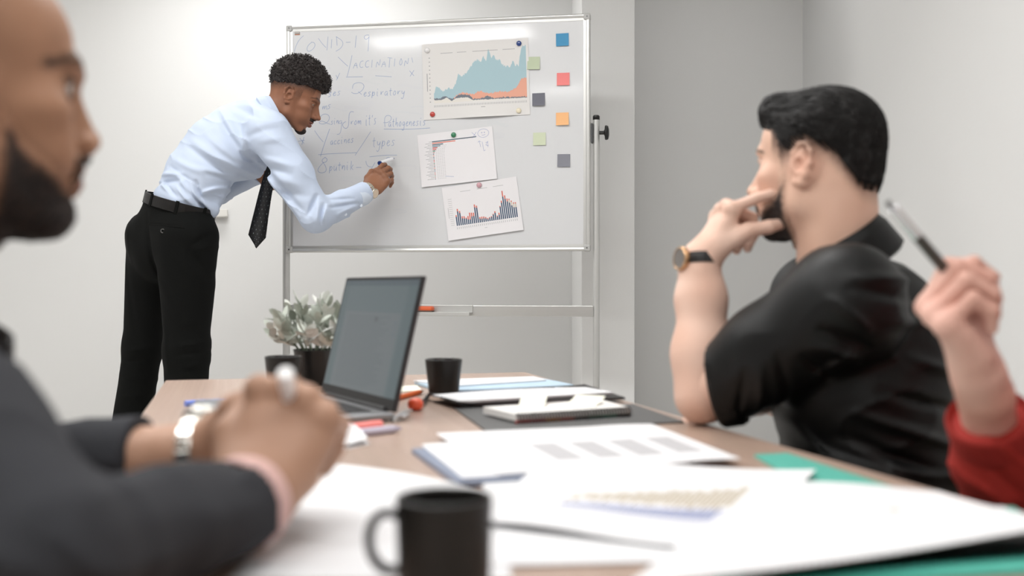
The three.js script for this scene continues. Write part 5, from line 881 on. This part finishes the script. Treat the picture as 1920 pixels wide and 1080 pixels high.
  put('case', lathe([[0, -0.005], [0.0175, -0.005], [0.02, -0.002], [0.02, 0.003], [0.0185, 0.0055], [0.0165, 0.0055], [0.0165, 0.0042], [0, 0.0042]], 40).applyMatrix4(m4), std('#c9a27c', 0.22, { metalness: 0.9 }), w, 'rose gold case');
  put('dial', new THREE.CylinderGeometry(0.0164, 0.0164, 0.0008, 36).translate(0, 0.0047, 0).applyMatrix4(m4), phys('#6f6a66', 0.2), w);
  chair([0.60, 0, -1.64], Math.atan2(-0.97, -0.24), 'cream low-backed chair under the man in the black shirt');
}

// ---- the man in the grey suit, close to the camera
{
  const person = thing('person', 'seated bearded man in a dark grey suit with clasped hands on the table', 'person', [-0.66, 0, -0.88]);
  const ph = 39 * Math.PI / 180, pt = 0.05, H = headFrame([-0.4655, 1.0775, -0.836], [Math.cos(ph), -pt, -Math.sin(ph)], [0, 1, 0], 0.99);
  const skinC = { skin: '#aa8066', deep: '#8e6851', lip: '#9c6b5f', brow: '#0d0908', browSize: 1.7, lash: 0.6, white: '#d8d0c8', gaze: [-0.25, 0.0, 1] };
  const bwt = (x, y, z) => Math.max(0.95 * beardWeight(x, y, z), 0.22 * smooth(y, 0.075, 0.11) + 0.3 * smooth(y, -0.02, 0.03) * smooth(0.06 - z, 0, 0.07));
  const hf = headField({ nose: 0.74, brow: 0.003, lips: 1.2, lid: -0.0008 }), nbW = [-0.508, 0.876, -0.845], nb = H.toLocal(nbW);
  hf.cap([0, -0.03, -0.03], 0.06, nb, 0.066, 0.035);
  const headG = place(hf.mesh(0.0023, faceColor({ ...skinC, shave: ['#2a1f1a', bwt] })), H.M);
  const arm = flatColor('#b8917a', '#9f7861', 0.6, 40);
  const shR = [-0.485, 0.845, -0.72], elR = [-0.280, 0.757, -0.60], wrR = W(464, 943, 0.84), shL = [-0.665, 0.835, -1.05], elL = [-0.54, 0.738, -1.01], wrL = W(388, 852, 0.985);
  const RF = new Field(); RF.cap(lerp3(elR, wrR, 0.6), 0.034, wrR, 0.029, 0.02);
  hand(RF, { wrist: wrR, side: 1, scale: 1.14, D: sub(W(544, 752, 0.895), wrR), P: [0.05, -0.55, -0.83], curl: [[1.1, 1.3, 0.8], [1.15, 1.35, 0.8], [1.2, 1.35, 0.8], [1.2, 1.3, 0.8]], spread: [0.04, 0.0, -0.03, -0.06], thumb: [[0.055, -0.014, 0.042], [0.088, -0.022, 0.040], [0.112, -0.034, 0.026]] });
  const handR = RF.mesh(0.003, arm);
  const LF = new Field(); LF.cap(lerp3(elL, wrL, 0.55), 0.034, wrL, 0.029, 0.02);
  hand(LF, { wrist: wrL, side: -1, scale: 1.02, D: [0.86, 0.38, 0.05], P: [0.25, -0.35, 0.9], curl: [[0.8, 1.1, 0.6], [0.85, 1.1, 0.6], [0.9, 1.1, 0.6], [0.95, 1.1, 0.6]], thumb: [[0.055, -0.02, 0.042], [0.086, -0.03, 0.05], [0.112, -0.036, 0.05]] });
  const handL = LF.mesh(0.003, arm);
  const pel = [-0.72, 0.48, -0.90], mid = [-0.69, 0.62, -0.89], che = [-0.64, 0.74, -0.885], upr = [-0.565, 0.82, -0.875], Rb = [0.3, 0, 0.95];
  const core = new Field(); core.chain([[pel, 0.105], [mid, 0.105], [che, 0.105], [upr, 0.08]], 0.03, { w: Rb, s: 1.3 }).cap(upr, 0.06, nbW, 0.056, 0.03).chain([[shR, 0.05], [elR, 0.042], [wrR, 0.028]], 0.02).chain([[shL, 0.05], [elL, 0.042], [wrL, 0.028]], 0.02).cap(shL, 0.05, shR, 0.05, 0.03);
  put('body', joined([headG, handR, handL, core.mesh(0.012, arm)]), skinMat(), person);
  const bf = shell(hf, (x, y, z) => { const w = beardWeight(x, y, z); return w < 0.25 ? -1 : (0.004 + 0.003 * smooth(-y, 0.07, 0.1) * smooth(z, 0.03, 0.08)) * smooth(w, 0.25, 0.8) + 0.0012 * noise3(x * 350, y * 350, z * 350); });
  put('beard', place(surface(bf, [-0.085, -0.14, 0.0], [0.085, 0.05, 0.135], 0.003, beardTone('#b08266', '#1d1614')), H.M), std('#ffffff', 0.85, { vertexColors: true }), person);
  const suit = phys('#333438', 0.85, { specularIntensity: 0.4, sheen: 0.22, sheenColor: new THREE.Color('#7b7e85'), sheenRoughness: 0.5 });
  const SF = new Field();
  SF.chain([[pel, 0.125], [mid, 0.130], [che, 0.130], [upr, 0.095]], 0.04, { w: Rb, s: 1.4 }).cap(shR, 0.078, shL, 0.078, 0.06);
  SF.chain([[shR, 0.088], [lerp3(shR, elR, 0.5), 0.078], [elR, 0.052]], 0.03).chain([[elR, 0.049], [lerp3(elR, wrR, 0.5), 0.041], [wrR, 0.0405]], 0.008).chain([[shL, 0.08], [elL, 0.043]], 0.02).chain([[elL, 0.042], [wrL, 0.038]], 0.008);
  SF.cut(lerp3(elR, wrR, 0.91), sub(wrR, elR), 0.12).cut(lerp3(elL, wrL, 0.72), sub(wrL, elL), 0.13).cut([-0.7, 0.47, -0.9], [0, -1, 0], 0.4).cut(add(nbW, [0.03, 0.005, 0]), [0.55, 0.83, 0], 0.072).clip([0, TABLE + 0.001, 0], [0, -1, 0], 0.01);
  SF.ops.pop();
  SF.folds([[300, 900, 380, 1000, 14, 6], [340, 880, 440, 960, 12, -6], [120, 880, 300, 960, 16, 5], [60, 700, 180, 860, 16, -5]], 0.72, -0.9, -0.3);
  SF.warp = (x, y, z) => 0.0035 * noise3(x * 12, y * 12, z * 12) - 0.003 * Math.pow(1 - Math.abs(noise3(x * 9 + y * 7, y * 10, z * 10 + 2)), 5);
  put('jacket', SF.mesh(0.006), suit, person);
  put('shirt_collar', band(add(nbW, [0.012, 0.006, 0.0]), unit([0.35, 0.93, 0.0]), [0.93, -0.35, 0], 0.070, 0.070, [[0.012, -0.03], [0.008, -0.004], [0.001, 0.018], [-0.002, 0.018], [-0.002, -0.03]], 0.1, Math.PI * 2 - 0.1, 64), std('#17181a', 0.7), person, 'dark shirt collar');
  const fa = unit(sub(wrR, elR));
  put('shirt_cuff', band(lerp3(elR, wrR, 0.96), fa, [0, 1, 0], 0.0365, 0.0365, [[0.002, -0.02], [0.0035, 0.0], [0.002, 0.013], [-0.0005, 0.013], [-0.0005, -0.02]], 0, Math.PI * 2, 48), std('#d9b3ad', 0.75), person, 'pale pink shirt cuff');
  // steel watch
  const fl = unit(sub(wrL, elL)), wc = add(wrL, mul(fl, -0.008)), o2 = (() => { const o = [0.05, 0.85, -0.52]; return unit(sub(o, mul(fl, dot(o, fl)))); })(), steel = std('#d2d0ca', 0.18, { metalness: 0.95 });
  const w = put('wristwatch', band(wc, fl, o2, 0.0315, 0.0325, [[0.003, -0.008], [0.004, 0], [0.003, 0.008], [0.0005, 0.008], [0.0005, -0.008]], 0, Math.PI * 2, 40), steel, person, 'chunky steel wristwatch');
  for (let i = 0; i < 16; i++) { const t = 0.7 + i * (Math.PI * 2 - 1.4) / 15, n = unit(add(mul(o2, Math.cos(t)), mul(cross(o2, fl), Math.sin(t)))), q = add(wc, mul(n, 0.037)); put('link', rbox(0.011, 0.016, 0.005, 0.002, 0, 0, 0, 3).applyMatrix4(new THREE.Matrix4().makeBasis(V3(...cross(fl, n)), V3(...fl), V3(...n)).setPosition(...q)), steel, w); }
  const m4 = new THREE.Matrix4().makeBasis(V3(...cross(fl, o2)), V3(...o2), V3(...mul(fl, -1))).setPosition(...add(wc, mul(o2, 0.037)));
  put('case', lathe([[0, -0.005], [0.019, -0.005], [0.022, -0.001], [0.022, 0.004], [0.019, 0.007], [0.0175, 0.007], [0.0175, 0.0055], [0, 0.0055]], 40).applyMatrix4(m4), steel, w);
  put('dial', new THREE.CylinderGeometry(0.0174, 0.0174, 0.0008, 36).translate(0, 0.006, 0).applyMatrix4(m4), phys('#e6e4e0', 0.15), w);
  legsOf(person, [[-0.70, 0.53, -0.80], [-0.72, 0.53, -0.98]], [[-0.30, 0.50, -0.82], [-0.30, 0.50, -1.04]], [[-0.32, 0.1, -0.82], [-0.32, 0.1, -1.04]], [0.97, 0, -0.2], darkCloth, shoeMat);
  chair([-0.73, 0, -0.90], Math.atan2(0.97, -0.24), 'cream low-backed chair under the man in the grey suit');
  barrel('white_pen', 'white pen end held upright between the clasped hands', 'pen', W(535, 712, 0.862), W(546, 785, 0.90), 0.0062, 0, [['cap', 0, 0.35, 1.1, 1.15, std('#fbfbfb', 0.3)], ['body', 0.35, 1, 1, 1, std('#ececec', 0.35)]]).position.y += 0.0062;
}

// ---- the person in red, mostly outside the frame
{
  const person = thing('person', 'seated person in a red long-sleeved top raising a hand that holds a pen', 'person', [0.90, 0, -1.08]);
  const arm = (() => { const a = lin('#dcb5a6'), b = lin('#cf9a8a'); return (x, y, z) => mixc(a, b, 0.5 + 0.5 * noise3(x * 30, y * 30, z * 30)); })();
  const wr = W(1836, 716, 1.12), el = [0.622, 0.622, -1.25], shR = [0.86, 0.89, -1.24], shL = [0.90, 0.89, -0.90], elL = [0.80, 0.68, -0.80], wrL = [0.60, 0.62, -0.93];
  const HF = new Field(); HF.cap(lerp3(el, wr, 0.55), 0.032, wr, 0.0262, 0.02);
  const hh = hand(HF, { wrist: wr, side: 1, scale: 1.07, D: [-0.54, 0.83, 0.06], P: [0.80, 0.50, 0.34], curl: [[0.95, 1.15, 0.6], [1.15, 1.35, 0.8], [1.2, 1.45, 0.9], [1.25, 1.45, 0.9]], spread: [0.03, 0.0, -0.02, -0.04], thumb: [[0.058, -0.034, 0.034], [0.085, -0.052, 0.030], [0.108, -0.056, 0.018]] });
  const handG = HF.mesh(0.003, arm);
  const LF = new Field(); LF.cap(lerp3(elL, wrL, 0.6), 0.03, wrL, 0.025, 0.02); hand(LF, { wrist: wrL, side: -1, scale: 0.9, D: [-0.9, 0.0, -0.4], P: [0, -1, 0], curl: [[0.3, 0.4, 0.3], [0.3, 0.5, 0.3], [0.4, 0.5, 0.3], [0.4, 0.5, 0.3]] });
  const H = headFrame([0.87, 1.16, -1.08], [-0.85, 0, -0.5], [0, 1, 0], 0.95), hf = headField({ nose: 0.95 }), nbW = [0.90, 0.95, -1.07]; hf.cap([0, -0.03, -0.03], 0.05, H.toLocal(nbW), 0.054, 0.03);
  const headG = place(hf.mesh(0.004, faceColor({ skin: '#d9b1a0', deep: '#c99a88', lip: '#b8675f', brow: '#3a2820' })), H.M);
  const pel = [0.98, 0.48, -1.08], che = [0.93, 0.74, -1.08], upr = [0.90, 0.87, -1.075], Rb = [0.1, 0, -0.99];
  const core = new Field(); core.chain([[pel, 0.09], [che, 0.09], [upr, 0.06]], 0.03, { w: Rb, s: 1.3 }).cap(upr, 0.05, nbW, 0.05, 0.03).chain([[shR, 0.045], [el, 0.036], [wr, 0.025]], 0.02).chain([[shL, 0.045], [elL, 0.036], [wrL, 0.024]], 0.02);
  put('body', joined([headG, handG, LF.mesh(0.004, arm), core.mesh(0.012, arm)]), skinMat(), person);
  const red = phys('#a82a21', 0.8, { sheen: 0.4, sheenColor: new THREE.Color('#d05040'), sheenRoughness: 0.5 });
  const SF = new Field(); SF.chain([[pel, 0.115], [che, 0.112], [upr, 0.08]], 0.04, { w: Rb, s: 1.3 }).cap(shR, 0.065, shL, 0.065, 0.05).chain([[shR, 0.068], [el, 0.056]], 0.03).chain([[el, 0.056], [lerp3(el, wr, 0.5), 0.048], [wr, 0.038]], 0.02).chain([[shL, 0.068], [elL, 0.052]], 0.03).chain([[elL, 0.05], [wrL, 0.036]], 0.02);
  SF.cut(lerp3(el, wr, 0.77), sub(wr, el), 0.13).cut(lerp3(elL, wrL, 0.9), sub(wrL, elL), 0.08).cut([0.98, 0.44, -1.08], [0, -1, 0], 0.4).cut(add(nbW, [0, -0.01, 0]), [-0.2, 0.97, 0], 0.075);
  SF.folds([[1810, 800, 1900, 870, 9, 6], [1820, 850, 1920, 940, 9, -6], [1815, 900, 1900, 960, 8, 5], [1880, 780, 1920, 850, 8, -5]], 1.16, -1.4, -0.9);
  SF.warp = (x, y, z) => 0.003 * noise3(x * 13, y * 13, z * 13) - 0.004 * Math.pow(1 - Math.abs(noise3(x * 10 + y * 8, y * 12, z * 10)), 5);
  put('top', SF.mesh(0.006), red, person);
  const fa = unit(sub(wr, el));
  put('cuff', band(lerp3(el, wr, 0.735), fa, [0, 0, 1], 0.0415, 0.0415, [[0.002, -0.028], [0.0045, -0.02], [0.0045, 0.012], [0.002, 0.016], [-0.001, 0.012], [-0.001, -0.026]], 0, Math.PI * 2, 48), phys('#9c251e', 0.85, { sheen: 0.4, sheenColor: new THREE.Color('#c04a3c') }), person);
  const hm = new Field(); hm.ell([0, 0.058, -0.018], [0.088, 0.086, 0.104], 0.02).cap([0.05, 0.0, -0.05], 0.045, [0.06, -0.2, -0.06], 0.04, 0.04).cap([-0.05, 0.0, -0.05], 0.045, [-0.06, -0.2, -0.06], 0.04, 0.04).cap([0, 0, -0.07], 0.05, [0, -0.22, -0.08], 0.045, 0.05);
  put('hair', place(surface((x, y, z) => Math.max(hm.at(x, y, z) + 0.002 * noise3(x * 200, y * 40, z * 200), z > 0.03 ? 0.075 - y + (z - 0.03) * 0.1 : -1), [-0.12, -0.27, -0.15], [0.12, 0.16, 0.11], 0.005), H.M), std('#3a271d', 0.5), person);
  legsOf(person, [[0.96, 0.52, -1.17], [0.96, 0.52, -1.0]], [[0.62, 0.47, -1.2], [0.62, 0.47, -1.0]], [[0.62, 0.1, -1.2], [0.62, 0.1, -1.0]], [-1, 0, 0], darkCloth, shoeMat);
  chair([0.98, 0, -1.08], -Math.PI / 2, 'cream low-backed chair under the person in red');
  const e0 = W(1667, 382, 1.085), e1 = W(1816, 556, 1.125), d = unit(sub(e1, e0));
  const pen = thing('silver_pen', 'slim silver and black pen held up by the person in red', 'pen', e0), at = (t) => lerp3(e0, e1, t);
  put('clicker', rod(at(-0.02), at(0.05), 0.003, 0.003, 14), blackPlastic, pen); put('upper_barrel', rod(at(0.05), at(0.34), 0.0056, 0.006, 20), silver, pen); put('lower_barrel', rod(at(0.34), at(0.9), 0.006, 0.006, 20), std('#4a4844', 0.3, { metalness: 0.6 }), pen); put('tip', rod(at(0.9), at(1), 0.005, 0.0015, 16), silver, pen);
  put('clip', rod(add(at(0.04), [-0.004, 0.005, 0.004]), add(at(0.36), [-0.004, 0.006, 0.004]), 0.0013, 0.0013, 8), silver, pen);
}

renderer.render(scene, camera);
